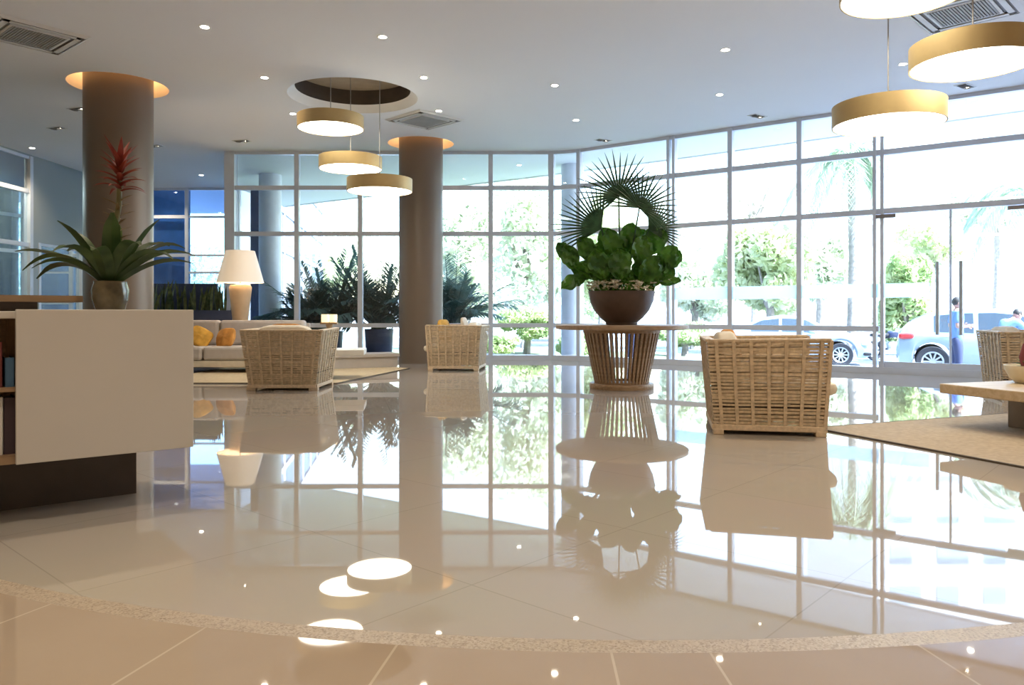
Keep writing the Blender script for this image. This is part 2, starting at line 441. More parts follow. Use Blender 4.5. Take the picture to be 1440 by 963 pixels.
struct(b.build('roof', 'white_wall'))

# recesses
def recess(n, c, r, depth, led=True):
    m = MB(); m.lathe([(r, 0), (r, depth), (0.001, depth)], (c[0], c[1], H), 56, cap=False)
    o = struct(m.build('trim_%d' % n, 'cove_white', smooth=True))
    if led:
        m = MB(); m.lathe([(r-.17, .27), (r-.11, .27), (r-.11, .30), (r-.17, .30), (r-.17, .27)], (c[0], c[1], H), 56, cap=False)
        m.build('led_strip', 'led', o)
recess(2, COLA, .66, .32); recess(3, COLB, .63, .32)
m = MB(); m.lathe([(.96, 0), (.85, .11)], (COVE[0], COVE[1], H), 64, cap=False)
cv = struct(m.build('trim_4', 'cove_white', smooth=True))
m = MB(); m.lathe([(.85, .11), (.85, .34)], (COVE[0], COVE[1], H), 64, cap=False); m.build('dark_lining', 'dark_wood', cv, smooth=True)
m = MB(); m.lathe([(.85, .34), (.001, .34)], (COVE[0], COVE[1], H), 64, cap=False); m.build('recess_top', 'tan_top', cv)

# columns
for c, r, hh, lab in ((COLA, .455, H+.3, 'taupe round column behind the reception desk, nearest the plant with the red flower'),
                      (COLB, .42, H+.3, 'taupe round column by the glass front, behind the wicker armchair with a yellow cushion')):
    m = MB(); m.lathe([(r, 0), (r, hh)], (c[0], c[1], 0), 64)
    o = m.build('column', 'column', smooth=True); struct(o); tag(o, lab, 'column')

# walls
m = MB(); m.box((-9.9, -6.15, 0), (9.7, -6, H+.5)); struct(m.build('wall_back', 'wall_warm'))
m = MB(); m.box((9.7, -6, 0), (9.85, RE.y, H+.5)); struct(m.build('wall_right', 'wall_warm'))
m = MB()
m.box((LEFT_X-.15, -6, 0), (LEFT_X, 9.5, H+.5))
m.box((LEFT_X-.15, 15.85, 2.42), (LEFT_X, 20, H+.5))
m.box((LEFT_X-.15, 15.85, 0), (LEFT_X, 16.05, 2.42)); m.box((LEFT_X-.15, 19.3, 0), (LEFT_X, 20, 2.42))
m.box((LEFT_X-.15, 9.5, H-.03), (LEFT_X, 15.85, H+.5))
struct(m.build('wall_left', 'wall'))
lamp('side_room_fill', 'POINT', (-11.6, 14.0, 3.6), 260, (1, .93, .84), None, .25); lamp('side_room_fill', 'POINT', (-11.6, 18.0, 3.6), 160, (1, .93, .84), None, .25)  # unseen fill lights, added to lift the view through the left glazing
# backing room added behind the left wall, closed to the sky to keep its glass dim
m = MB(); m.box((-13.1, -6, -.02), (-13.0, 20, 4.75)); m.box((-13.0, 9.0, -.04), (LEFT_X-.15, 20, -.02)); m.box((-13.0, 8.9, 0), (LEFT_X-.15, 9.0, 4.75)); m.box((-13.0, 20, 0), (LEFT_X-.15, 20.1, 4.75))
struct(m.build('wall_side_backing', 'wall'))

wn = [0]
def window(p, q, zs=(3.47, 2.545, .70), w=.08, dbl=False, glass='glass', fr='frame', band=None, top=H, last=False, name=None, tw=.085, base=.10, z0=0.0):
    """one bay of the glass front between plan points p and q (left mullion belongs to it)"""
    wn[0] += 1
    p, q = Vector((p[0], p[1])), Vector((q[0], q[1])); d = (q-p).normalized()
    m = MB()
    posts = [(p, w)] + ([(q, w)] if last else [])
    for c, ww in posts:
        if dbl and c is p:
            for s in (-.055, .055):
                a = c + d*s; m.bar((a.x, a.y, z0), (a.x, a.y, top), .05, .14, (d.y, -d.x, 0))
        else:
            m.bar((c.x, c.y, z0), (c.x, c.y, top), ww, .14, (d.y, -d.x, 0))
    for z in zs: m.bar((p.x, p.y, z), (q.x, q.y, z), .10, tw)
    m.bar((p.x, p.y, top-.03), (q.x, q.y, top-.03), .10, .06)
    if base: m.bar((p.x, p.y, z0+base/2), (q.x, q.y, z0+base/2), .165, base)
    o = struct(m.build(name or 'window_%d' % wn[0], fr))
    g = MB(); g.bar((p.x, p.y, z0+.02), (p.x, p.y, z0+.03), .001, .001) if False else None
    g.bar((p.x, p.y, (z0+base+top)/2), (q.x, q.y, (z0+base+top)/2), .012, top-z0-base-.06)
    g.build('pane', glass, o)
    if band:
        t0, t1 = band; a, c = p.lerp(q, t0), p.lerp(q, t1); n = Vector((d.y, -d.x))*.02
        k = MB(); k.bar((a.x+n.x, a.y+n.y, 1.30), (c.x+n.x, c.y+n.y, 1.30), .002, .22); k.build('frosted_band', 'film', o)
    return o
lp = [(-5.65, YF)] + [(X(px, YF), YF) for px in (418, 507, 597, 690, 776)] + [tuple(RS)]
for i, (p, q) in enumerate(zip(lp, lp[1:])): window(p, q, w=.12 if i == 0 else (.11 if i == 5 else .09))
rp_ = [tuple(RS)] + [tuple(right_pt(px)) for px in (945, 1028, 1125, 1236)]
for i, (p, q) in enumerate(zip(rp_, rp_[1:])): window(p, q, dbl=(i == 1), band=(0, 1) if i in (1, 2, 3) else None)
# glass double door bay and offscreen bays
dq = right_pt(1448)
o = window(rp_[-1], tuple(dq), zs=(3.47, 2.545), dbl=True, band=(0.02, .36), name='door_1')
p0, p1 = Vector(rp_[-1]), dq; dd = (p1-p0).normalized(); nn = Vector((-dd.y, dd.x)) * -1
def on_door(t, off=.0): v = p0.lerp(p1, t) + nn*off; return v
for px in (1319, 1352):
    v = right_pt(px); q = v + nn*.06
    m = MB(); m.tube([(q.x, q.y, .62), (q.x, q.y, 1.72)], .028, 10); m.bar((v.x, v.y, .8), (q.x, q.y, .8), .02, .02); m.bar((v.x, v.y, 1.55), (q.x, q.y, 1.55), .02, .02)
    m.build('pull_handle', 'steel', o)
mid = p0.lerp(p1, .5)
m = MB(); m.bar((mid.x, mid.y, .1), (mid.x, mid.y, 2.5), .02, .03); m.bar((p0.x, p0.y, .14), (p1.x, p1.y, .14), .05, .1); m.build('meeting_stile', 'frame', o)
for px in (1247, 1434):
    v = right_pt(px); q = v + nn*.07; dv = dd*.14
    m = MB(); m.bar((q.x-dv.x, q.y-dv.y, 2.46), (q.x+dv.x, q.y+dv.y, 2.46), .06, .055); m.build('door_closer', 'closer', o)
rest = [tuple(dq), (8.6, RS.y-(8.6-1.35)*.719), (9.7, RE.y)]
for p, q in zip(rest, rest[1:]): window(p, q)
# left lounge end: glass return, blue glass wall
window((-5.65, YF+.1), (-7.2, 20), zs=(3.47, 2.545), glass='glass_blue', w=.1)
m = MB(); m.box((-5.78, YF-.08, 0), (-5.58, YF+.12, H)); struct(m.build('trim_5', 'frame'))
gx = [LEFT_X, -8.45, -7.2]
window((gx[0], 20), (gx[1], 20), zs=(3.45, 2.45), glass='glass_blue', w=.08)
window((gx[1], 20), (gx[2], 20), zs=(3.45, 2.45, 2.0, 1.2), glass='glass_blue', w=.09, last=True, tw=.05)
m = MB(); m.box((LEFT_X, 20.2, 0), (-8.62, 20.3, H)); struct(m.build('wall_blue', mat('blue_panel', (.36, .56, .86), .4)))
m = MB(); m.box((-6.83, 20.06, -.5), (-6.50, 20.36, H)); struct(m.build('wall_pier', 'navy'))
# left wall glazing and door
window((LEFT_X-.06, 9.5), (LEFT_X-.06, 12.4), zs=(3.45, 2.35), glass='glass_dim', fr='white_frame', top=H-.03)
w = window((LEFT_X-.06, 12.4), (LEFT_X-.06, 15.82), zs=(3.45, 2.35), glass='glass_dim', fr='white_frame', last=True, w=.1, top=H-.03)
m = MB(); m.box((LEFT_X-.12, 12.45, 3.5), (LEFT_X-.10, 15.75, H-.05)); m.build('blind', 'blind', w)
window((LEFT_X-.06, 16.1), (LEFT_X-.06, 17.7), zs=(), glass='glass_dim', fr='white_frame', top=2.42, name='door_2', w=.08)
window((LEFT_X-.06, 17.7), (LEFT_X-.06, 19.25), zs=(), glass='glass_dim', fr='white_frame', top=2.42, name='door_3', last=True, w=.08)
# wing of the building outside, with blue glass and white bands
wa, wb = Vector((-7.2, 20.15)), Vector((-9.9, 40))
m = MB()
for z in (.15, 3.2, 4.6, 6.2): m.bar((wa.x, wa.y, z), (wb.x, wb.y, z), .12, .16)
for i in range(9):
    c = wa.lerp(wb, i/8); m.bar((c.x, c.y, -.5), (c.x, c.y, 6.3), .09, .12)
wg = struct(m.build('wall_wing', 'white_frame'))
g = MB(); g.bar((wa.x, wa.y, 2.9), (wb.x, wb.y, 2.9), .02, 6.6); g.build('pane', 'glass_wing', wg)
m = MB(); m.prism([(-14, 20.1), (-7.3, 20.1), (-8.45, 28.2), (-14, 28.2)], 4.6, 4.8); struct(m.build('roof_wing', 'ceiling'))

# ------------------------------------------------------------------ outside ground
m = MB(); m.prism([(-5.65, YF), (.8, YF), tuple(RS), (9.7, RE.y), (12, 7.64), (12.9, 9.0), (10.3, 11.0), (2.0, 16.95), (.9, 17.6), (-.5, 18.1), (-6.4, 18.1)], -.5, -.01)
struct(m.build('terrace', 'pave'))
m = MB(); m.add([(-120, 6, -.55), (140, 6, -.55), (140, 160, -.55), (-120, 160, -.55)], [(0, 1, 2, 3)]); struct(m.build('street', 'street'))
m = MB()
lawnp = [(-6.6, 18.2), (1.0, 18.2), (5.6, 15.2), (7.6, 18), (3.5, 27), (-6.6, 28)]
m.prism(lawnp, -.5, -.36); o = m.build('lawn', 'lawn'); o['kind'] = 'structure'

# ------------------------------------------------------------------ ceiling fixtures
def downlight(loc, label, z=H, e=31):
    t = thing('downlight', label, 'ceiling light', (loc[0], loc[1], z), 0, 'recessed downlights in the ceiling')
    m = MB(); m.lathe([(.043, -.001), (.060, -.006), (.066, 0)], n=24, cap=False); m.build('trim_ring', 'vent', t, smooth=True)
    m = MB(); m.lathe([(.001, -.004), (.044, -.004)], n=20, cap=False); m.build('lens', 'dl_glow', t)
    if e and loc[1] > 13 and loc[0] < -4: e *= 2.2
    if e: lamp('downlight_lamp', 'SPOT', (0, 0, -.03), e, (1, .83, .62), t, .04, R(130), .8)
    return t
DL = [((288, 38), 'lit recessed downlight at upper left of the ceiling, nearest the square vent and left column'),
      ((538, 52), 'lit recessed downlight above and in front of the large round ceiling recess'),
      ((372, 109), 'lit recessed downlight just left of the large round ceiling recess'),
      ((596, 109), 'lit recessed downlight just right of the large round ceiling recess'),
      ((780, 120), 'lit recessed downlight in mid ceiling, the farther right from the round recess'),
      ((1020, 70), 'lit recessed downlight high on the right half of the ceiling, alone in open plaster'),
      ((1012, 133), 'lit recessed downlight near the slanting glass front, right of the fan palm top'),
      ((810, 169), 'lit recessed downlight directly above the fan palm near the glass'),
      ((1270, 90), 'lit recessed downlight between the gold pendants at the right'),
      ((412, 160), 'lit recessed downlight touching the left side of the topmost left pendant'),
      ((617, 156), 'lit recessed downlight behind the square vent above the second column'),
      ((45, 208), 'lit recessed downlight beside the tall window at the far left wall'),
      ((213, 258), 'lit recessed downlight at the back left, touching the edge of the big left column'),
      ((283, 246), 'lit recessed downlight at the back left above the blue glass wall')]
for (p, l) in DL: downlight(ce(*p), l)
downlight(ce(1365, 140, 4.22), 'small downlight in the outside soffit at the far right', 4.22, 0)
downlight(ce(730, 232, 4.22), 'small downlight in the outside soffit behind the second column', 4.22, 0)
k = 0
for y in (-4.5, -1.5, 1.5, 4.2):  # unseen downlights added behind the viewer to brighten desk, foreground and ceiling
    for x in (-6.5, -2.4, 2.0, 6.3):
        downlight((x+.3*(k % 2), y), 'added fill downlight over the entrance side, unseen behind the viewer', H, 118); k += 1

def twin_spot(loc, label, rz):
    t = thing('twin_spot', label, 'ceiling light', (loc[0], loc[1], H), rz, 'black twin recessed spots')
    m = MB()
    for s in (-1, 1): m.box((-.15, s*.075-.008, -.008), (.15, s*.075+.008, .0)); m.box((s*.15-.008, -.083, -.008), (s*.15+.008, .083, 0))
    m.build('trim_frame', 'vent', t)
    m = MB(); m.box((-.142, -.067, -.004), (.142, .067, -.001)); m.build('housing', 'black', t)
    for s in (-1, 1):
        m = MB(); m.lathe([(.03, -.005), (.05, -.02), (.055, -.005)], (s*.07, 0, 0), 18, cap=False); m.build('gimbal_head', 'vent_dark', t)
    m = MB(); m.lathe([(.001, -.007), (.02, -.007)], (.07, 0, 0), 14, cap=False); m.build('lens', 'dl_glow', t)
for p, l, r in (((110, 153), 'black twin recessed spot just left of the big left column, upper of two', -20), ((80, 180), 'black twin recessed spot left of the big left column, lower of two', -20),
                ((218, 205), 'black twin recessed spot at the right edge of the big left column', -20), ((340, 198), 'black twin recessed spot above the white window post behind the table lamp', -10),
                ((848, 197), 'black twin recessed spot at the glass front right above the fan palm', 30), ((1065, 163), 'black twin recessed spot at the slanting glass front left of the lowest right pendant', 35),
                ((1357, 121), 'black twin recessed spot at the glass front below the large right pendant', 35)):
    twin_spot(ce(*p), l, R(r))

def cassette(loc, rz, label):
    t = thing('air_conditioning_cassette', label, 'air vent', (loc[0], loc[1], H), rz, 'square ceiling air vents')
    s = .48
    m = MB()
    for a in range(4):
        mt = Matrix.Rotation(a*PI/2, 4, 'Z')
        m.add([mt @ Vector(v) for v in ((-s, -s, -.002), (s, -s, -.002), (.43, -.43, -.03), (-.43, -.43, -.03))], [(3, 2, 1, 0)])
        m.add([mt @ Vector(v) for v in ((-.31, -.31, -.03), (.31, -.31, -.03), (.27, -.27, -.035), (-.27, -.27, -.035))], [(3, 2, 1, 0)])
    m.build('face_panel', 'vent', t)
    for a in range(4):
        mt = Matrix.Rotation(a*PI/2, 4, 'Z')
        m = MB(); m.box((-.40, -.43, -.018), (.40, -.31, -.014), mt); m.build('slot', 'vent_dark', t)
        m = MB(); m.box((-.34, -.405, -.034), (.34, -.345, -.026), mt); m.build('louvre_blade', 'vent', t)
        m = MB(); m.add([mt @ Vector(v) for v in ((.43, -.43, -.03), (.31, -.31, -.03), (.40, -.31, -.03), (.43, -.40, -.03))], [(0, 1, 2, 3)])
    m = MB()
    for i in range(19): m.box((-.27, -.27+.03*i-.009, -.04), (.27, -.27+.03*i+.009, -.03))
    m.build('grille', mat('intake_grille', (.40, .39, .37), .6), t)
    m = MB(); m.box((-.27, -.27, -.029), (.27, .27, -.02)); m.build('filter', 'vent_dark', t)
cassette((-5.62, 8.99), R(-40), 'square white ceiling air vent at the top left corner')
cassette(ce(597, 168), R(45), 'square white ceiling air vent in front of the second column')
cassette((4.85, 8.25), R(45), 'square white ceiling air vent behind the gold pendants at the top right')

def pendant(x, y, zb, label, r=.46, cables=True):
    t = thing('pendant_lamp', label, 'pendant lamp', (x, y, zb), 0, 'gold drum pendant lamps')
    m = MB(); m.lathe([(r-.012, 0), (r, 0), (r, .18), (r-.012, .18), (r-.012, 0)], n=72, cap=False); m.build('drum', 'gold', t, smooth=True)
    m = MB(); m.lathe([(.001, .006), (r-.012, .006)], n=72, cap=False); m.build('diffuser', 'lamp_white', t)
    m = MB(); m.lathe([(.001, .17), (r-.012, .17)], n=72, cap=False); m.build('top_plate', 'vent', t)
    top = (H + .33 if (Vector((x, y))-Vector(COVE)).length < .84 else H) - zb
    for a in (90, 210, 330):
        cx, cy = .05*math.cos(R(a)), .05*math.sin(R(a))
        if a != 90: continue
        m = MB(); m.tube([(0, 0, .17), (0, 0, top)], .006, 6); m.build('cable', 'cable', t)
    return t
pendant(X(465, 10.85), 10.85, 3.55, 'gold drum pendant hanging highest, of the three under the round ceiling recess')
pendant(X(493, 11.36), 11.36, 3.075, 'gold drum pendant hanging in the middle height, of the three under the round recess')
pendant(X(534, 10.9), 10.9, 2.67, 'gold drum pendant hanging lowest, of the three beside the second column')
pendant(X(1249, 6.75), 6.75, 2.60, 'gold drum pendant hanging lowest of the three at the right, in front of the glass')
pendant(X(1368, 6.15), 6.15, 2.93, 'gold drum pendant cut by the right edge of the picture')
pendant(X(1270, 6.0), 6.0, 3.42, 'pendant cut by the top edge, only its glowing white underside in view')

# ------------------------------------------------------------------ reception desk
u = Vector((.79, .613)); n_ = Vector((.613, -.79)); Rc = Vector((-1.612, 3.868))
ang = math.atan2(u.y, u.x)
desk = thing('reception_desk', 'cream reception desk with floating front panel, open shelves and dark recessed plinth', 'reception desk', (Rc.x, Rc.y, 0), ang)
# local frame: x along u (0 at right end, negative to the left), y into the desk (away from viewer)
m = MB(); m.box((-.75, -.03, .28), (0, 0, .966)); m.build('front_panel', 'desk_panel', desk, bevel=.003)
m = MB(); m.box((-2.6, 0, .925), (-.0, .62, .958)); m.build('desktop', 'desk_panel', desk, bevel=.003)
m = MB(); m.box((-2.6, 0.002, .28), (-.002, .62, .32)); m.box((-2.6, .60, .32), (-.002, .62, .925)); m.box((-.03, .002, .32), (-.002, .60, .925)); m.box((-.74, .02, .32), (-.71, .60, .925)); m.box((-2.6, .002, .32), (-2.57, .60, .925))
m.build('carcass', 'desk_wood', desk)
m = MB(); m.box((-2.57, .01, .60), (-.74, .59, .62)); m.build('shelf', 'desk_wood', desk)
m = MB(); m.box((-2.55, .37, 0), (-.18, .60, .28)); m.build('plinth', 'plinth', desk)
m = MB(); m.box((-2.3, .36, 1.005), (-.43, .74, 1.037)); m.build('raised_shelf', 'desk_wood', desk)
m = MB(); m.box((-2.25, .42, .958), (-.62, .61, 1.005)); m.build('shelf_support', 'plinth', desk)
dm = Matrix.Translation((Rc.x, Rc.y, 0)) @ Matrix.Rotation(ang, 4, 'Z')
def book(x, z, w, h, mm, lab):
    t = thing('book', lab, 'book', dm @ Vector((x, .04, z)), ang, 'books and folders in the reception desk shelves')
    m = MB(); m.box((0, .0, 0), (w, .004, h)); m.box((0, 0, 0), (.004, .2, h)); m.box((w-.004, 0, 0), (w, .2, h)); m.build('cover', mm, t)
    m = MB(); m.box((.004, .004, .004), (w-.004, .195, h-.006)); m.build('pages', 'book_white', t)
book(-.79, .32, .045, .25, 'book_dark', 'dark folder standing on the lower desk shelf next to the cream panel')
book(-.82, .32, .028, .255, 'book_white', 'white book standing on the lower desk shelf left of the dark folder')
book(-.875, .32, .05, .24, 'book_red', 'maroon book at the left end of the lower desk shelf')
book(-.785, .62, .035, .13, 'book_blue', 'small blue book on the upper desk shelf next to the cream panel')
book(-.845, .62, .05, .20, 'book_red', 'maroon book on the upper desk shelf left of the blue book')

# ------------------------------------------------------------------ bromeliad in a vase
def strap_pts(base, az, L, rise, droop, n=9):
    """arching strap leaf"""
    p = []; d = Vector((math.cos(az), math.sin(az), 0))
    for i in range(n):
        t = i/(n-1); p.append(Vector(base) + d*(L*t*(1-.08*t)) + Vector((0, 0, rise*t*1.9 - droop*t*t)))
    return p
bx, by = X(155, 3.96), 3.96
pl = thing('potted_bromeliad', 'bromeliad with red flower spike in an olive vase on the reception desk', 'potted plant', (bx, by, .958))
m = MB(); m.lathe([(.001, 0), (.062, 0), (.070, .01), (.085, .06), (.088, .11), (.078, .145), (.080, .155), (.072, .155), (.070, .14), (.001, .135)], n=32); m.build('vase', 'vase', pl, smooth=True)
r2 = random.Random(3)
spec = [(180, .50, .22, .24), (172, .42, .20, .34), (195, .40, .26, .42), (150, .38, .26, .30), (0, .44, .24, .30), (-12, .36, .26, .36), (15, .40, .18, .22), (35, .36, .30, .36),
        (215, .34, .20, .30), (250, .32, .26, .34), (285, .34, .24, .30), (320, .34, .28, .34), (60, .34, .3, .34), (100, .36, .30, .36), (130, .36, .28, .34), (230, .24, .26, .18), (300, .22, .27, .16), (20, .22, .27, .16), (110, .2, .28, .16), (165, .24, .25, .18)]
for i, (a, L, ri, dr) in enumerate(spec):
    m = MB(); pts = strap_pts((.03*math.cos(R(a)), .03*math.sin(R(a)), .13), R(a), L, ri, dr, 11)
    ws = [.072*(.7+.5*math.sin(PI*min(1, .15+t/10*.9)))*(1 if t < 8 else (11-t)/3.6) for t in range(11)]
    m.ribbon(pts, ws, (0, 0, 1), .45); m.build('leaf', 'brom', pl, smooth=True)
m = MB(); m.tube([(0, 0, .13), (.012, 0, .35), (.045, 0, .55), (.05, 0, .74)], [.02, .016, .014, .012], 10); m.build('flower_stem', 'stem', pl, smooth=True)
m = MB()
for i in range(34):
    h = .635 + .165*i/33; a = i*2.4; L = .15*(1-.45*(i/33)) ; 
    pts = strap_pts((.05, 0, h-.02), a, L, .035+.03*(i/33), .075*(1-i/33), 6); m.ribbon(pts, [.020, .030, .028, .022, .013, .002], (0, 0, 1), .4)
m.build('flower_bracts', 'brom_red', pl, smooth=True)
m = MB()
for i in range(14):
    h = .36 + .2*i/13; a = i*2.4
    pts = strap_pts((.03+.001*i, 0, h), a, .09, .03, .02, 6); m.ribbon(pts, [.012, .018, .018, .014, .008, .002], (0, 0, 1), .4)
m.build('stem_bracts', leaf_mat('bract_olive', (.16, .10, .04), (.35, .26, .14), .2, .5, 20), pl, smooth=True)

# ------------------------------------------------------------------ round slatted table with planter
tx, ty = X(874, 9.75), 9.75
tb = thing('round_table', 'round oak table with a slatted basket base under the big planter', 'table', (tx, ty, 0))
m = MB(); m.lathe([(.001, .745), (.82, .745), (.835, .755), (.835, .795), (.825, .80), (.001, .80)], n=96); m.build('tabletop', 'tabletop', tb, smooth=True)
m = MB(); m.lathe([(.001, 0), (.40, 0), (.405, .01), (.405, .055), (.40, .065), (.001, .065)], n=64); m.build('base_ring', 'slat', tb, smooth=True)
m = MB(); m.lathe([(.47, .70), (.485, .70), (.485, .745), (.47, .745), (.47, .70)], n=64, cap=False); m.lathe([(.31, .065), (.335, .065), (.335, .09), (.31, .09), (.31, .065)], n=64, cap=False); m.build('hoop', 'slat', tb)
NS = 44
m = MB(); m.bar((.33, 0, .066), (.475, 0, .744), .030, .022, (1, 0, 0)); s0 = m.build('slat', 'slat', tb)
for i in range(1, NS):
    c = s0.copy(); COL.objects.link(c); c.parent = tb; c.rotation_euler = (0, 0, 2*PI*i/NS)

pp = thing('potted_plant_arrangement', 'brown bowl planter of fan palms, broad fig leaves and pale flowers on the round table', 'potted plant', (tx, ty+.0, .80))
m = MB(); m.lathe([(.001, 0), (.19, 0), (.20, .015), (.20, .03), (.27, .09), (.345, .18), (.395, .29), (.42, .41), (.425, .425), (.405, .425), (.39, .39), (.001, .37)], n=64); m.build('bowl', 'bowl', pp, smooth=True)
m = MB(); m.lathe([(.001, .395), (.2, .392), (.395, .38)], n=40, cap=False); m.build('soil', 'soil', pp)
def fan(hub, nrm, up, L, n=34, spread=290, w=.030, droop=.02):
    hub = Vector(hub); nv = Vector(nrm).normalized(); upv = Vector(up); upv = (upv - nv*upv.dot(nv)).normalized(); sd = upv.cross(nv).normalized()
    m = MB()
    for i in range(n):
        a = R(-spread/2 + spread*i/(n-1)); d = upv*math.cos(a) + sd*math.sin(a)
        LL = L*(.72+.28*math.cos(a*.62))*rnd.uniform(.93, 1.04)
        pts = []; ws = []
        for t in (0, .1, .19, .36, .58, .8, 1):
            p = hub + d*(LL*t) + nv*(.05*math.sin(t*3)+.0) + Vector((0, 0, -droop*L*t*t*(.2+.5*abs(math.sin(a)))))
            pts.append(p); ws.append(max(.002, L*t*R(spread)/(n-1)*1.08 if t < .2 else w*(1-((t-.2)/.8)**2.2)))
        m.ribbon(pts, ws, nv if nv.length else (0, -1, 0), .5)
    stemb = Vector((hub.x*.25, hub.y*.25, .38))
    m.tube([stemb, stemb.lerp(hub, .55)+Vector((0, .02, .04)), hub], [.015, .012, .010], 6)
    return m
def hub(px, py, dy): 
    d = ty+dy; return (X(px, d)-tx, dy, Zh(py, d)-.80)
for h, nn_, up, L, n, sp in ((hub(870, 276, -.05), (-.05, -1, .15), (-.12, 0, 1), .62, 27, 250), (hub(899, 293, -.12), (.15, -1, .2), (.5, 0, 1), .58, 25, 230),
                      (hub(846, 322, -.02), (-.35, -1, .25), (-.95, 0, .62), .68, 20, 125), (hub(912, 324, .04), (.35, -1, .25), (.9, 0, .55), .54, 20, 125)):
    fan(h, nn_, up, L, n, sp).build('palm_frond', 'palm', pp, smooth=True)
def broad(base, d, nrm, L, W, curl=.25):
    base = Vector(base); d = Vector(d).normalized(); nv = Vector(nrm); sd = d.cross(nv).normalized(); nv = sd.cross(d).normalized()
    m = MB(); vs = []; fs = []; A, B = 13, 7
    for i in range(A):
        t = i/(A-1); w = W*math.sin(PI*min(1, (t*.95+.04)))**.58*(1.0 - .2*(1-t))*.5*(1+.045*math.sin(t*22+L*40))
        if i == A-1: w *= .3
        for j in range(B):
            s = (j/(B-1)-.5)*2
            p = base + d*(L*t) + sd*(w*s) - nv*(curl*L*t*t) + nv*(.16*w*abs(s)) + nv*(.022*math.sin(t*15+s*6))
            vs.append(p)
    for i in range(A-1):
        for j in range(B-1): a = i*B+j; fs.append((a, a+1, a+B+1, a+B))
    m.add(vs, fs); 
    m.tube([Vector((base.x*.3, base.y*.3, .38)), base*.7+Vector((0, 0, .14)), base, base+d*L*.5-nv*(curl*L*.25)], [.008, .007, .006, .004], 6)
    return m
LV = [(802, 362, 115, .34, .30, -.16), (806, 395, 200, .34, .26, -.20), (826, 352, 125, .38, .32, -.05), (843, 372, 110, .40, .36, -.24), (862, 344, 100, .42, .38, -.10), (884, 334, 80, .40, .34, .02),
      (872, 372, 95, .40, .38, -.28), (903, 352, 70, .42, .38, -.08), (921, 340, 60, .42, .36, .04), (938, 362, 40, .38, .34, -.12), (915, 378, 50, .40, .36, -.25), (942, 392, 5, .30, .16, -.12),
      (850, 352, 80, .38, .34, .16), (900, 345, 110, .38, .36, .22), (822, 380, 160, .36, .32, .05), (930, 378, 15, .36, .30, .10), (875, 355, 90, .40, .40, .25)]
LV += [(lx+((i*13) % 17)-8, ly+((i*7) % 13)-8, an+25-(i*29) % 50, Ll*.85, Lw*.85, dy+.12) for i, (lx, ly, an, Ll, Lw, dy) in enumerate(LV)]
LV += [(836+9*q, 376+(q*7) % 22, 150-11*q+(q*37) % 40, .30, .27, -.20+.05*(q % 4)) for q in range(12)]
for i, (lx, ly, an, Ll, Lw, dy) in enumerate(LV):
    c = Vector(hub(lx, ly, dy)); d_ = Vector((math.cos(R(an)), -.35+.3*((i*5) % 4)/4, math.sin(R(an)))).normalized()
    nv = Vector((.35*math.sin(i*2.1)+c.x*.8, -1, .45+.3*math.cos(i*1.7)))
    broad(c-d_*Ll*.45, d_, nv, Ll*.92, Lw*.86, .22).build('fig_leaf', 'broad', pp, smooth=True)
m = MB()
for i in range(230):
    a = rnd.uniform(0, 2*PI); rr = .42*math.sqrt(rnd.random()); c = Vector((rr*math.cos(a), rr*math.sin(a), .41+rnd.uniform(.02, .17)*(1.1-rr)))
    for q in range(4):
        b_ = a + q*PI/2+rnd.random(); dd_ = Vector((math.cos(b_), math.sin(b_), rnd.uniform(.1, .8))).normalized()
        m.ribbon([c, c+dd_*.024, c+dd_*.046], [.008, .032, .005], (rnd.uniform(-.4, .4), -.6, .8), .2)
o = m.build('flowers', 'petal', pp); o['kind'] = 'stuff'
m = MB()
for i in range(150):
    a = rnd.uniform(0, 2*PI); rr = .38*math.sqrt(rnd.random()); c = Vector((rr*math.cos(a), rr*math.sin(a), .385))
    dd_ = Vector((math.cos(a)*.6, math.sin(a)*.6, 1)).normalized(); L = rnd.uniform(.06, .14)
    m.ribbon([c, c+dd_*L*.5, c+dd_*L], [.008, .03, .004], (-math.cos(a), -1, .3), .2)
o = m.build('ground_leaves', 'broad', pp); o['kind'] = 'stuff'

# ------------------------------------------------------------------ wicker armchairs (local: back at y=0, faces +y)
def panel(m, A, B, C, D, rows, cols, hw=.026, vw=.026, out=.006):
    """woven panel on quad A-B (bottom) D-C (top)"""
    A, B, C, D = map(Vector, (A, B, C, D)); nv = (B-A).cross(D-A).normalized()
    def P(s, t): return (A.lerp(B, s)).lerp(D.lerp(C, s), t)
    for j in range(cols):
        s = (j+.5)/cols
        m.bar(P(s, 0)+nv*.011, P(s, 1)+nv*.011, vw, .006, nv)
    for i in range(rows):
        t = (i+.5)/rows + rnd.uniform(-.004, .004)
        hh = hw*rnd.choice((.62, .78, .82, .86, .9)); pts = []
        q = [P(0, t)]
        for j in range(cols):
            s = (j+.5)/cols; q.append(P(s, t)+nv*(out*(1.1 if (i*2+j*3) % 5 == 0 else -.5)))
        q.append(P(1, t))
        for a, c in zip(q, q[1:]): m.bar(a, c, hh, .005, nv)
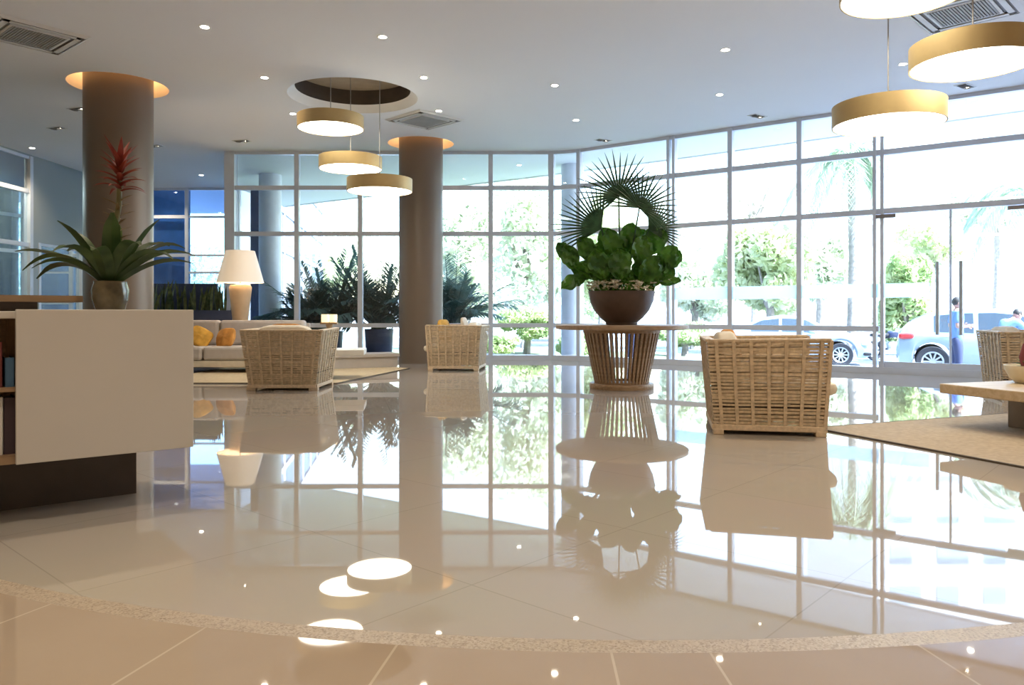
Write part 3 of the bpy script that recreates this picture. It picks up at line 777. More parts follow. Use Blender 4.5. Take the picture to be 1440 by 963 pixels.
def make_chair(label, group, loc, rz):
    t = thing('wicker_armchair', label, 'armchair', loc, rz, group)
    bw, tw_, dp, zb, zt = .41, .50, .82, .055, .735
    # corner points (bottom/top): back-left, back-right, front-right, front-left
    bl, br_, frr, fll = (-bw, 0, zb), (bw, 0, zb), (bw, dp, zb), (-bw, dp, zb)
    tl, tr, tfr, tfl = (-tw_, -.06, zt), (tw_, -.06, zt), (tw_, dp+.03, zt+.012), (-tw_, dp+.03, zt+.012)
    m = MB(); panel(m, bl, br_, tr, tl, 25, 7); m.build('back_panel', 'wicker', t)
    m = MB(); panel(m, br_, frr, tfr, tr, 25, 7); m.build('side_panel', 'wicker', t)
    m = MB(); panel(m, fll, bl, tl, tfl, 25, 7); m.build('side_panel', 'wicker', t)
    m = MB(); panel(m, frr, fll, (-bw-.025, dp+.005, .28), (bw+.025, dp+.005, .28), 8, 6); m.build('front_panel', 'wicker', t)
    # inner lining of the arms and back
    def inn(p, k=.055): return Vector((p[0]*(1-k/.45*.9), p[1]+(.05 if p[1] < .4 else -.0), p[2]))
    m = MB()
    for a, b_, c, d in ((bl, br_, tr, tl), (br_, frr, tfr, tr), (fll, bl, tl, tfl)):
        q = [inn(x) for x in (a, b_, c, d)]; panel(m, q[1], q[0], q[3], q[2], 25, 7)
    m.build('inner_lining', 'wicker', t)
    m = MB()
    for a, b_ in ((tl, tr), (tr, tfr), (tl, tfl)):
        a, b_ = Vector(a), Vector(b_); ia, ib = inn(a), inn(b_); c1, c2 = (a+ia)/2, (b_+ib)/2
        m.bar(c1, c2, .075, .022)
    for a, b_ in ((tfr, frr), (tfl, fll)):
        a, b_ = Vector(a), Vector(b_); m.bar((a+inn(a))/2, (b_+inn(b_))/2, .03, .07, (1, 0, 0))
    m.build('rim', 'wicker_rim', t, bevel=.006)
    m = MB()
    for a, b_ in ((bl, br_), (br_, frr), (frr, fll), (fll, bl)): m.bar(a, b_, .04, .045)
    m.build('bottom_rail', 'wicker_rim', t, bevel=.006)
    for x, y in ((-bw+.03, .03), (bw-.03, .03), (-bw+.03, dp-.03), (bw-.03, dp-.03)):
        m = MB(); m.box((x-.055, y-.04, 0), (x+.055, y+.04, zb-.01)); m.build('foot', 'wicker_rim', t, bevel=.006)
    m = MB(); m.cushion((0, .50, .36), (.76, .88, .14), .22); m.build('seat_cushion', 'cream', t, smooth=True)
    m = MB(); m.cushion((0, .13, .60), (.70, .17, .40), .3, mtx=Matrix.Rotation(R(9), 3, 'X').to_4x4()); m.build('back_cushion', 'cream', t, smooth=True)
    m = MB(); m.box((-.39, .03, .20), (.39, .79, .285)); m.build('seat_deck', 'plinth', t)
    return t
# right chair: faces right (+x); its side towards us
ch = make_chair('wicker armchair nearest the viewer, right of the round table, seen from its side', 'woven wicker armchairs', (1.67, 6.44, 0), R(-101))
dup(ch, (X(395, 9.33), 9.38, 0), R(0), 'wicker armchair seen squarely from behind, in front of the sofa', 'woven wicker armchairs')
dup(ch, (X(677, 12.9)+.0, 12.98, 0), R(90-6), 'wicker armchair facing left in front of the second column, with yellow cushion', 'woven wicker armchairs')
dup(ch, (5.55, 8.85, 0), R(-108), 'wicker armchair behind the pale coffee table at the right edge', 'woven wicker armchairs')
def pillow(loc, rot, size, m_, label, group='scatter cushions'):
    m = MB(); m.cushion((0, 0, 0), size, .45, 8, pinch=.75)
    o = m.build('cushion', m_, smooth=True); o.location = loc; o.rotation_euler = rot; tag(o, label, 'cushion', group); return o
# cushions on chairs
cx = X(1006, 6.45)
pillow((cx+.13, 6.48, .635), (R(82), R(0), R(90)), (.40, .36, .12), 'orange', 'orange cushion poking above the nearest wicker armchair', 'scatter cushions on the armchairs')
pillow((X(395, 9.33)-.05, 9.38+.30, .62), (R(78), 0, 0), (.46, .40, .13), 'orange', 'orange cushion just visible over the back of the left armchair', 'scatter cushions on the armchairs')
mx_ = X(677, 12.9)
pillow((mx_-.62, 12.92, .645), (R(80), 0, R(72)), (.44, .40, .13), 'mustard', 'mustard cushion standing at the open front of the armchair by the second column', 'scatter cushions on the armchairs')
pillow((mx_-.28, 13.10, .68), (R(78), 0, R(84)), (.42, .40, .13), 'cream', 'cream cushion showing above the side of the armchair by the second column', 'scatter cushions on the armchairs')

# ------------------------------------------------------------------ left lounge
def rug(name, corners, label, m_):
    t = thing(name, label, 'rug')
    m = MB(); m.prism(corners, 0.0005, .012); m.build('pile', m_, t)
    c = Vector((sum(p[0] for p in corners)/len(corners), sum(p[1] for p in corners)/len(corners)))
    m = MB(); cc = [Vector(p) for p in corners]
    for p, q in zip(cc, cc[1:]+cc[:1]): m.bar((p.x, p.y, .0065), (q.x, q.y, .0065), .02, .012)
    m.build('binding', 'rug_edge', t)
rug('rug', [(-4.98, 10.35), (-2.35, 10.3), (-1.75, 13.1), (-2.45, 13.7), (-4.98, 13.7)], 'straw coloured rug under the sofa group at the left', 'rug2')
sf = thing('sofa', 'long greige sofa with box cushions behind the left wicker armchair', 'sofa', (-4.85, 12.0, 0))
m = MB(); m.box((-1.45, .02, .10), (1.45, .95, .20)); m.build('base', 'cream', sf, bevel=.01)
for i in (-1, 1):
    m = MB(); m.box((i*.71-.70, .01, .205), (i*.71+.70, .79, .42)); m.build('seat_cushion', 'sofa', sf, bevel=.04)
for i in (-1, 1):
    m = MB(); m.box((i*.71-.70, .70, .422), (i*.71+.70, .90, .83)); m.build('back_cushion', 'sofa', sf, bevel=.045)
m = MB(); m.box((-1.45, .90, .2), (1.45, .97, .78)); m.build('back_frame', 'sofa', sf, bevel=.015)
for x in (-1.35, 1.35):
    for y in (.08, .88):
        m = MB(); m.box((x-.03, y-.03, .012), (x+.03, y+.03, .10)); m.build('leg', 'block', sf)
pillow((X(280, 12.35), 12.38, .565), (R(66), R(28), R(10)), (.36, .32, .13), 'mustard', 'mustard and orange cushion leaning at the left on the sofa', 'scatter cushions on the sofa')
pillow((X(316, 12.35), 12.40, .55), (R(68), R(-6), R(-20)), (.34, .32, .13), 'orange', 'orange cushion on the sofa beside the left wicker armchair', 'scatter cushions on the sofa')
# console with lamp
cs = thing('console_table', 'low console behind the sofa carrying the table lamp', 'console table', (-5.0, 13.25, 0))
m = MB(); m.box((-1.1, 0, .76), (1.1, .5, .80)); m.build('top', 'block', cs)
for x in (-1.08, 1.04):
    m = MB(); m.box((x, .02, 0), (x+.04, .48, .76)); m.build('side_panel', 'block', cs)
lm = thing('table_lamp', 'large table lamp with cream tapered shade behind the sofa', 'table lamp', (X(338, 13.5), 13.5, .80))
m = MB(); m.lathe([(.001, 0), (.125, 0), (.13, .02), (.16, .3), (.19, .54), (.195, .60), (.17, .64), (.08, .65), (.05, .67), (.001, .67)], n=40); m.build('base', 'lamp_base', lm, smooth=True)
m = MB(); m.lathe([(.40, .68), (.245, 1.24)], n=48, cap=False); m.build('shade', 'lamp_shade', lm, smooth=True)
m = MB(); m.tube([(0, 0, .66), (0, 0, 1.22)], .012, 8); m.bar((-.24, 0, 1.22), (.24, 0, 1.22), .01, .01); m.build('stem', 'cable', lm)
lamp('table_lamp_bulb', 'POINT', (0, 0, .92), 22, (1, .68, .38), lm, .06)
# plinth, coffee table, candle holder
lowp = thing('low_bench', 'low pale grey bench along the glass left of the second column', 'bench', (0, 0, 0))
m = MB(); m.prism([(-3.2, 12.75), (-1.95, 13.35), (-2.2, 13.85), (-3.45, 13.25)], .19, .25); m.build('top', 'plinth_grey', lowp, bevel=.008)
m = MB(); m.prism([(-3.18, 12.79), (-1.99, 13.36), (-2.22, 13.81), (-3.41, 13.24)], .0125, .19); m.build('base', 'plinth_grey', lowp)
ct = thing('coffee_table', 'off white slab coffee table beside the left wicker armchair', 'coffee table', (-2.75, 11.1, 0), R(8))
m = MB(); m.box((-.65, -.35, .35), (.62, .35, .43)); m.build('tabletop', 'white_slab', ct, bevel=.008)
m = MB(); m.box((-.5, -.22, .0125), (.10, .22, .35)); m.build('base', 'block', ct, bevel=.005)
cd = thing('candle_holder', 'turned wood twin candle holder with glowing cups on the off white table', 'candle holder', (X(463, 11.0), 11.0, .43))
m = MB(); m.lathe([(.001, 0), (.07, 0), (.07, .015), (.03, .04), (.025, .08), (.045, .12), (.025, .16), (.04, .22), (.022, .28), (.045, .33), (.05, .36), (.001, .36)], n=24); m.build('stem', 'turned', cd, smooth=True)
m = MB(); m.box((-.12, -.05, .36), (.12, .05, .385)); m.build('tray', 'turned', cd)
for s in (-1, 1):
    m = MB(); m.lathe([(.001, .385), (.05, .385), (.055, .40), (.055, .50), (.048, .50), (.048, .40), (.001, .40)], (s*.058, 0, 0), 24); m.build('candle_cup', 'candle', cd, smooth=True)
# navy planter with snake plants + screen
pb = thing('planter_box', 'long navy planter box full of upright snake plants behind the table lamp', 'planter', (-5.95, 14.35, 0))
m = MB()
m.box((-.95, 0, 0), (.72, .04, 1.0)); m.box((-.95, .36, 0), (.72, .40, 1.0)); m.box((-.95, .04, 0), (-.91, .36, 1.0)); m.box((.68, .04, 0), (.72, .36, 1.0)); m.box((-.91, .04, .85), (.68, .36, .93))
m.build('box', 'navy', pb)
for i in range(46):
    x = rnd.uniform(-.86, .63); y = rnd.uniform(.09, .31); a = rnd.uniform(0, 2*PI); h = rnd.uniform(.42, .66); ln = rnd.uniform(.02, .16)
    m = MB(); pts = [(x+math.cos(a)*ln*(k/6)**1.6, y+math.sin(a)*ln*(k/6)**1.6, .93+h*k/6) for k in range(7)]
    m.ribbon(pts, [.04, .05, .055, .055, .045, .03, .004], (math.cos(a+1), -1, .1), .35); m.build('leaf', 'snake', pb, smooth=True)
scn = thing('low_partition', 'dark navy low partition behind the snake plants', 'partition', (0, 0, 0))
m = MB(); m.box((-7.35, 14.95, .06), (-5.75, 15.02, 1.52)); m.build('panel', 'navy', scn)
for x in (-7.2, -5.95):
    m = MB(); m.box((x, 14.88, 0), (x+.08, 15.09, .06)); m.build('foot', 'navy', scn)

# ------------------------------------------------------------------ right lounge
rc = Vector((2.47, 6.30)); ru = Vector((.925, .38)).normalized(); rv = Vector((.38, -.925)).normalized()
cs_ = [rc, rc+ru*4.2, rc+ru*4.2+rv*3.2, rc+rv*3.2]
rug('rug', [tuple(c) for c in cs_], 'tan woven rug under the pale coffee table at the right', 'rug')
a_ = R(20)
ct2 = thing('coffee_table', 'pale oak slab coffee table on a grey block, cut by the right edge', 'coffee table', (3.55, 6.38, 0), a_)
m = MB(); m.box((0, -1.25, .285), (1.7, 0, .365)); m.build('tabletop', 'slab', ct2, bevel=.008)
m = MB(); m.box((.50, -.95, .0125), (1.2, -.22, .285)); m.build('base', 'block', ct2, bevel=.004)
bw = thing('potted_succulent', 'cream bowl with a green succulent on the pale oak coffee table', 'potted plant', (X(1452, 6.35), 6.38, .365))
m = MB(); m.lathe([(.001, 0), (.10, 0), (.15, .05), (.185, .12), (.19, .15), (.175, .15), (.165, .12), (.001, .11)], n=40); m.build('bowl', 'pot_cream', bw, smooth=True)
for i in range(26):
    a = i*2.4; m = MB(); L = .16-.08*(i/26)
    m.ribbon(strap_pts((0, 0, .12), a, L, .02+.07*i/26, .03, 6), [.03, .04, .042, .034, .02, .003], (0, 0, 1), .3); m.build('leaf', 'broad', bw, smooth=True)
m = MB(); m.tube([(-.06, -.02, .12), (-.075, -.02, .22), (-.06, -.02, .33)], [.02, .028, .012], 10); m.build('spike', 'book_red', bw, smooth=True)

# ------------------------------------------------------------------ trees and plants outside
def leaf_cloud(m, c, r, n, size, rg):
    vs = []; fs = []
    for i in range(n):
        d = Vector((rg.gauss(0, 1), rg.gauss(0, 1), rg.gauss(0, 1))).normalized(); k = rg.uniform(.55, 1)**.5
        p = Vector((c[0]+d.x*r[0]*k, c[1]+d.y*r[1]*k, c[2]+d.z*r[2]*k))
        a = Vector((rg.gauss(0, 1), rg.gauss(0, 1), rg.gauss(0, 1))).normalized(); b_ = a.cross(Vector((rg.gauss(0, 1), rg.gauss(0, 1), rg.gauss(0, 1)))).normalized()
        s = size*rg.uniform(.6, 1.3); o = len(vs)
        vs += [p-a*s, p+b_*s*.45, p+a*s, p-b_*s*.45]; fs.append((o, o+1, o+2, o+3))
    m.add(vs, fs)
GZ = -.55
def tree(px, d, ptop, pbot, rx, label, m_='tree', seed=0, blobs=14, leaves=420, size=.17, trunk=True, name='tree', cat='tree', group='trees across the street'):
    rg = random.Random(seed); x = X(px, d); zt, zb = Zh(ptop, d), Zh(pbot, d)
    t = thing(name, label, cat, (x, d, GZ), 0, group)
    cz, rz = (zt+zb)/2-GZ, (zt-zb)/2
    m = MB()
    for i in range(blobs):
        v = Vector((rg.uniform(-1, 1), rg.uniform(-1, 1), rg.uniform(-1, 1)))
        if v.length > 1: v.normalize()
        c = (v.x*rx*.72, v.y*rx*.72, cz+v.z*rz*.72); s = rg.uniform(.34, .5)
        leaf_cloud(m, c, (rx*s, rx*s, rz*s), leaves, size, rg)
    o = m.build('crown', m_, t)
    m = MB(); r0 = .05*rx+.06
    m.tube([(0, 0, 0), (.05*rx, 0, cz*.5), (0, 0, cz)], [r0*1.2, r0, r0*.5], 8)
    for i in range(5):
        a = i*1.3; m.tube([(0, 0, max(.2, cz-rz*.7)), (math.cos(a)*rx*.5, math.sin(a)*rx*.5, cz+rz*.2)], [r0*.6, r0*.2], 6)
    m.build('trunk', 'bark', t, smooth=True)
tree(655, 30, 258, 470, 1.5, 'airy pale green tree seen just right of the second column', 'tree', 1)
tree(738, 33, 236, 440, 2.1, 'airy pale green tree filling the two panes left of the big planter', 'tree', 2, 16)
tree(845, 34, 270, 450, 2.2, 'airy tree directly behind the big planter', 'tree2', 3)
tree(975, 32, 322, 462, 1.6, 'bushy pale tree in the pane right of the big planter', 'tree', 4)
tree(1080, 28, 300, 455, 1.7, 'bushy pale tree in the pane above the parked sedan', 'tree2', 5)
tree(1150, 34, 315, 430, 1.5, 'bushy tree behind the street palm', 'tree', 6)
tree(1275, 27, 345, 490, 1.05, 'rounded bush tree beside the parked motorcycle', 'bush', 7, 12, 420, .13)
tree(1400, 46, 250, 330, 3.2, 'distant pale tree high at the right edge', 'tree', 8)
tree(1060, 42, 225, 330, 2.2, 'thin distant tree behind the slanting glass, above the bushy ones', 'tree', 9, 8, 160)
tree(1300, 38, 300, 420, 2.4, 'tree in front of the white apartment building', 'tree2', 10)
tree(470, 46, 320, 450, 3.6, 'distant tree beyond the blue glass wing', 'tree2', 13)
tree(270, 52, 330, 450, 4.5, 'distant tree seen through the blue glass wall', 'tree', 14)
tree(740, 24.5, 430, 478, 1.0, 'clipped dark hedge bush in the panes left of the planter', 'bush', 11, 14, 300, .09, name='bush', cat='bush', group='bushes on the lawn')
tree(700, 21.5, 470, 500, .7, 'low bush on the lawn behind the armchair by the column', 'bush', 15, 10, 260, .07, name='bush', cat='bush', group='bushes on the lawn')
tree(962, 24, 452, 490, .9, 'low bush at the kerb between planter and nearest armchair', 'bush', 12, 10, 300, .09, name='bush', cat='bush', group='bushes on the lawn')
tree(812, 23, 462, 500, .8, 'low bush behind the pale outside column', 'bush', 16, 10, 300, .08, name='bush', cat='bush', group='bushes on the lawn')

def frond(m, base, az, L, elev, droop, rg, lw=.03, ll=.32, n=22, pitch=.7):
    d = Vector((math.cos(az), math.sin(az), 0)); pts = []
    for i in range(9):
        t = i/8; pts.append(Vector(base) + d*(L*t*math.cos(elev)*(1-.1*t)) + Vector((0, 0, L*t*math.sin(elev) - droop*t*t)))
    m.tube(pts, [.02*L*(1-.85*i/8) * .5+.002 for i in range(9)], 5)
    sd = d.cross(Vector((0, 0, 1))).normalized()
    for i in range(n):
        t = .15+.85*i/(n-1); k = min(7, int(t*8)); f = t*8-k; p = pts[k].lerp(pts[k+1], f); tg = (pts[k+1]-pts[k]).normalized()
        for s in (-1, 1):
            dv = (sd*s*pitch + tg*.75 + Vector((0, 0, rg.uniform(-.25, .15)))).normalized(); LL = ll*(.5+math.sin(PI*min(1, t*.9+.08))*.6)
            e = p + dv*LL; e.z -= LL*.25
            m.ribbon([p, p.lerp(e, .5)+Vector((0, 0, .03*LL)), e], [lw*.6, lw, .003], (0, 0, 1), .2)
def palm(px, d, ztop, zbase, L, nf, label, m_, seed, group, name='palm_tree', trunk_r=.14, elev=(.1, 1.2), droop=(.4, 1.1), stems=1, **kw):
    rg = random.Random(seed); t = thing(name, label, 'palm', (X(px, d), d, zbase), 0, group)
    h = ztop-zbase
    if stems == 1:
        m = MB(); m.tube([(0, 0, 0), (.06, 0, h*.5), (0, 0, h)], [trunk_r*1.2, trunk_r, trunk_r*.9], 10); m.build('trunk', 'bark', t, smooth=True)
    m = MB()
    for i in range(nf):
        b_ = (rg.uniform(-.12, .12)*(stems > 1)*2, rg.uniform(-.12, .12)*(stems > 1)*2, h)
        frond(m, b_, rg.uniform(0, 2*PI), L*rg.uniform(.75, 1.1), rg.uniform(*elev), L*rg.uniform(*droop), rg, **kw)
    m.build('fronds', m_, t)
    return t
palm(1197, 27, 6.4, GZ, 2.6, 26, 'street palm with drooping fronds left of the double mullion', 'palm_out', 21, 'street palms', droop=(.8, 1.5), lw=.06, ll=.6, n=26)
palm(1450, 21, 4.2, GZ, 2.2, 22, 'street palm at the right edge above the parked car', 'palm_out', 22, 'street palms', droop=(.6, 1.2), lw=.05, ll=.5)
def areca(px, d, zb, L, nf, label, seed, zt=.5):
    t = thing('potted_palm', label, 'palm', (X(px, d), d, zb), 0, 'dark feathery palms outside the glass'); rg = random.Random(seed)
    m = MB()
    for i in range(nf):
        a = rg.uniform(0, 2*PI); r_ = rg.uniform(0, .16); frond(m, (r_*math.cos(a), r_*math.sin(a), zt), a+rg.uniform(-.4, .4), L*rg.uniform(.65, 1.1), rg.uniform(.55, 1.45), L*rg.uniform(.12, .5), rg, lw=.042, ll=.42, n=24)
    m.build('fronds', 'areca', t)
    m = MB(); m.lathe([(.001, 0), (.26, 0), (.30, .1), (.33, zt), (.29, zt), (.27, zt-.05), (.001, zt-.06)], n=28); m.build('pot', 'navy', t, smooth=True)
areca(462, 17.5, -.01, 1.95, 74, 'dark feathery palm outside, behind the candle holder', 31, .55)
areca(533, 17.5, -.01, 2.05, 74, 'dark feathery palm in a navy pot outside, left of the second column', 32, .60)
areca(634, 17.5, -.01, 2.0, 66, 'dark feathery palm outside, partly hidden by the second column', 33, .6)
areca(430, 17.2, -.01, 1.25, 40, 'smaller dark feathery palm outside, behind the left armchair', 34, .5)
# dark planter outside, seen through table slats
dp_ = thing('street_bin', 'slate blue bin outside, seen through the slats of the round table', 'bin', (X(888, 17.4), 17.3, -.36))
m = MB(); m.lathe([(.001, 0), (.15, 0), (.17, .85), (.001, .85)], n=24); m.build('body', 'navy', dp_, smooth=True)
m = MB(); m.lathe([(.001, .86), (.19, .86), (.19, .89), (.10, .97), (.001, .98)], n=24); m.build('lid', 'navy', dp_, smooth=True)
# outside columns
for px, d, r, lab in ((380, 18.2, .26, 'pale blue outside column behind the left glass panes'), (805, 17.0, .25, 'pale blue outside column behind the left of the big planter')):
    m = MB(); m.lathe([(r, -.5), (r, H+.1)], (X(px, d), d, 0), 40); o = m.build('column', 'ext_col', smooth=True); struct(o); tag(o, lab, 'column')

# ------------------------------------------------------------------ buildings
bd = thing('apartment_building', 'tall white apartment building with pale windows across the street at the right', 'building', (0, 0, GZ))
m = MB(); m.box((30, 64, 0), (64, 78, 27)); m.build('wall', 'white_wall', bd)
for fz in range(7):
    for i in range(8):
        w_ = 1.8 if (i+fz) % 3 else 2.6; x = 31.5+i*3.9
        m = MB(); m.box((x, 63.93, 2+fz*3.4), (x+w_, 63.98, 3.5+fz*3.4)); o = m.build('window', 'pane', bd)
    m = MB(); m.box((29.9, 63.2, 1.2+fz*3.4), (64, 63.95, 1.35+fz*3.4)); m.build('balcony_slab', 'white_wall', bd)
hs = thing('white_house', 'low white house with flat roof behind the parked car', 'building', (0, 0, GZ))
m = MB(); m.box((X(1128, 52), 52, 0), (44, 58, 7.4)); m.build('wall', 'white_wall', hs)
m = MB(); m.box((X(1122, 52), 51.4, 7.4), (44.5, 58.5, 7.8)); m.build('roof', 'white_wall', hs)
for px in (1150, 1340, 1400):
    m = MB(); x = X(px, 52); m.box((x, 51.93, 1.2), (x+2.0, 51.99, 3.4)); m.build('window', 'white_frame', hs)
pv = thing('white_pavilion', 'white flat canopy pavilion behind the hedge, left of the planter', 'building', (0, 0, GZ))
m = MB(); m.box((X(690, 40), 39, 1.9), (X(840, 40), 44, 2.6)); m.build('roof', 'white_wall', pv)
for px in (695, 745, 790, 835):
    m = MB(); x = X(px, 40); m.box((x-.12, 40, 0), (x+.12, 40.24, 1.9)); m.build('post', 'white_wall', pv)
wl = thing('boundary_wall', 'long white boundary wall across the street behind the trees', 'wall', (0, 0, GZ))
m = MB(); m.box((-12, 46, 0), (13, 46.3, 2.3)); m.build('panel', 'white_wall', wl)
m = MB(); m.box((-12.05, 45.95, 2.3), (13.05, 46.35, 2.4)); m.build('coping', 'white_wall', wl)

# ------------------------------------------------------------------ cars (local: front +x, side towards -y, ground z=0)
def make_car(name, label, st, mpaint, wheels, wr, group, loc, rz, hw=.87, rear_light=None, head_light=None, gl=(0, 0)):
    """st: stations (x, zbottom, zbelt, zroof, half width, roof half width)"""
    t = thing(name, label, 'car', loc, rz, group)
    xs = [s[0] for s in st]
    def at(x):
        for a, b_ in zip(st, st[1:]):
            if a[0] <= x <= b_[0]:
                k = (x-a[0])/(b_[0]-a[0]); k2 = k
                return [a[i]*(1-k2)+b_[i]*k2 for i in range(6)]
        return st[-1]
    N = 64; secs = []
    for i in range(N+1):
        x = xs[0]+(xs[-1]-xs[0])*i/N; _, zb, zl, zr, w, rw = at(x)
        for wx in wheels:
            q = wr*1.18; 
            if abs(x-wx) < q: zb = max(zb, .02+wr+math.sqrt(max(0, q*q-(x-wx)**2))-.0)
        zb = min(zb, zl-.05)
        half = [(w*.94, zb), (w, zb+(zl-zb)*.35), (w*.995, zb+(zl-zb)*.75), (w*.96, zl), (rw+.0, max(zl+.005, zr-.05)), (rw*.88, max(zl+.012, zr)), (0, max(zl+.015, zr+.015))]
        secs.append((x, half))
    m = MB(); k = 7; vs = []; fs = []
    for x, half in secs:
        ring = [(-y, z) for y, z in half] + [(y, z) for y, z in half[-2::-1]]
        vs += [(x, y, z) for y, z in ring]
    rn = 2*k-1
    for i in range(N):
        for j in range(rn):
            l = (j+1) % rn; fs.append((i*rn+j, (i+1)*rn+j, (i+1)*rn+l, i*rn+l))
    fs.append(tuple(range(rn))); fs.append(tuple(range(N*rn, N*rn+rn))[::-1])
    m.add(vs, fs); m.build('body', mpaint, t, smooth=True)
    # side windows
    for s in (-1, 1):
        for (xa, xb) in gl:
            m = MB(); vs = []; n = 10
            for i in range(n+1):
                x = xa+(xb-xa)*i/n; _, zb, zl, zr, w, rw = at(x); a = Vector((x, s*w*.96, zl)); b_ = Vector((x, s*rw, zr-.05))
                o_ = Vector((0, s*.006, .002)); vs += [a.lerp(b_, .08)+o_, a.lerp(b_, .93)+o_]
            m.add(vs, [(2*i, 2*i+2, 2*i+3, 2*i+1) for i in range(n)]); m.build('side_window', 'car_glass', t)
    # windscreens: stretch where roof rises fast
    for (xa, xb, nm) in ((gl[-1][1]+.03, gl[-1][1]+.75, 'windscreen'), (gl[0][0]-.55, gl[0][0]-.03, 'rear_window')):
        m = MB(); vs = []; n = 8
        for i in range(n+1):
            x = xa+(xb-xa)*i/n; _, zb, zl, zr, w, rw = at(min(max(x, xs[0]), xs[-1])); z = max(zl+.012, zr)
            vs += [(x, -rw*.84, z+.008), (x, rw*.84, z+.008)]
        m.add(vs, [(2*i, 2*i+1, 2*i+3, 2*i+2) for i in range(n)]); m.build(nm, 'car_glass', t)
    for wx in wheels:
        for s in (-1, 1):
            c = (0, 0, 0); y = s*(hw-.10)
            def ring(prof, nm, mt_, n=32):
                q = MB(); q.lathe(prof, n=n, cap=False); mt2 = Matrix.Translation((wx, y, wr)) @ Matrix.Rotation(R(-90)*s, 4, 'X')
                q.v = [tuple(mt2 @ Vector(v)) for v in q.v]; return q.build(nm, mt_, t, smooth=True), mt2
            tyre, mt2 = ring([(wr*.66, -.09), (wr*.95, -.10), (wr, -.06), (wr, .06), (wr*.95, .10), (wr*.66, .09), (wr*.62, 0), (wr*.66, -.09)], 'tyre', 'tyre')
            q = MB(); q.lathe([(wr*.55, .05), (wr*.66, .085), (wr*.68, .06), (wr*.6, .0)], n=32, cap=False); q.lathe([(.001, .07), (wr*.16, .07), (wr*.18, .03)], n=16, cap=False)
            for a in range(10):
                an = a*2*PI/10; q.bar((math.cos(an)*wr*.12, math.sin(an)*wr*.12, .06), (math.cos(an)*wr*.62, math.sin(an)*wr*.62, .06), .035, .02)
            q.v = [tuple(mt2 @ Vector(v)) for v in q.v]; q.build('wheel_rim', 'alloy', t)
            q = MB(); q.lathe([(.001, -.02), (wr*.6, -.02)], n=24, cap=False); q.v = [tuple(mt2 @ Vector(v)) for v in q.v]; q.build('brake_disc', 'black', t)
    for s in (-1, 1):
        if rear_light:
            x0, x1, z0, z1 = rear_light; _, _, _, _, w, _ = at((x0+x1)/2)
            m = MB(); m.cushion(((x0+x1)/2, s*(w-.06), (z0+z1)/2), (x1-x0, .18, z1-z0), .5, 6); m.build('tail_light', 'tail', t, smooth=True)
        if head_light:
            x0, x1, z0, z1 = head_light; _, _, _, _, w, _ = at((x0+x1)/2)
            m = MB(); m.cushion(((x0+x1)/2, s*(w-.07), (z0+z1)/2), (x1-x0, .20, z1-z0), .5, 6); m.build('headlight', 'head', t, smooth=True)
            m = MB(); m.cushion(((x0+x1)/2+.05, s*(w-.05), .36), (.22, .14, .10), .5, 6); m.build('fog_lamp', 'black', t, smooth=True)
        # mirror
        xm = gl[-1][1]-.12; _, zb, zl, zr, w, rw = at(xm)
        m = MB(); m.cushion((xm, s*(w+.07), zl+.06), (.20, .16, .13), .6, 6); m.build('wing_mirror', mpaint, t, smooth=True)
        for (xa, xb) in gl:
            _, zb, zl, zr, w, rw = at(xa+.2)
            m = MB(); m.box((xa+.12, s*w*.985-.012, zl-.09), (xa+.30, s*w*.985+.012, zl-.065)); m.build('door_handle', mpaint, t)
    return t
sedan = [(-2.2, .42, .60, .62, .62, .5), (-2.1, .28, .80, .86, .78, .6), (-1.75, .25, .92, .97, .85, .62), (-1.45, .22, .94, 1.02, .86, .60), (-.75, .20, .94, 1.36, .87, .58), (-.2, .20, .93, 1.43, .88, .60), (.4, .20, .92, 1.40, .88, .60),
         (1.15, .20, .90, .99, .87, .62), (1.6, .22, .86, .92, .85, .62), (2.0, .25, .74, .80, .78, .56), (2.2, .36, .58, .62, .60, .46)]
make_car('parked_sedan', 'silver white sedan parked behind the nearest wicker armchair', sedan, 'car_silver', (-1.32, 1.35), .33, 'parked cars', (8.2, 22.7, GZ), R(-20), .87,
         (-2.16, -1.9, .66, .80), (1.85, 2.12, .60, .73), ((-1.05, -.28), (-.2, .72)))
suv = [(-2.05, .45, .70, .74, .70, .55), (-1.98, .30, .95, 1.06, .82, .62), (-1.75, .26, 1.02, 1.30, .88, .62), (-1.35, .24, 1.02, 1.50, .90, .62), (-.7, .24, 1.00, 1.58, .91, .64), (0, .24, .98, 1.59, .91, .65), (.5, .24, .97, 1.53, .91, .65),
       (1.2, .24, .96, 1.06, .90, .66), (1.7, .26, .92, .98, .88, .64), (2.1, .30, .80, .86, .80, .58), (2.25, .42, .64, .68, .64, .5)]
make_car('parked_hatchback', 'pale blue silver hatchback parked at the right with red tail light', suv, 'car_silver', (-1.28, 1.38), .36, 'parked cars', (11.4, 18.2, GZ), R(-27), .91,
         (-2.0, -1.66, .88, 1.02), (1.95, 2.18, .66, .80), ((-1.25, -.45), (-.35, .78)))

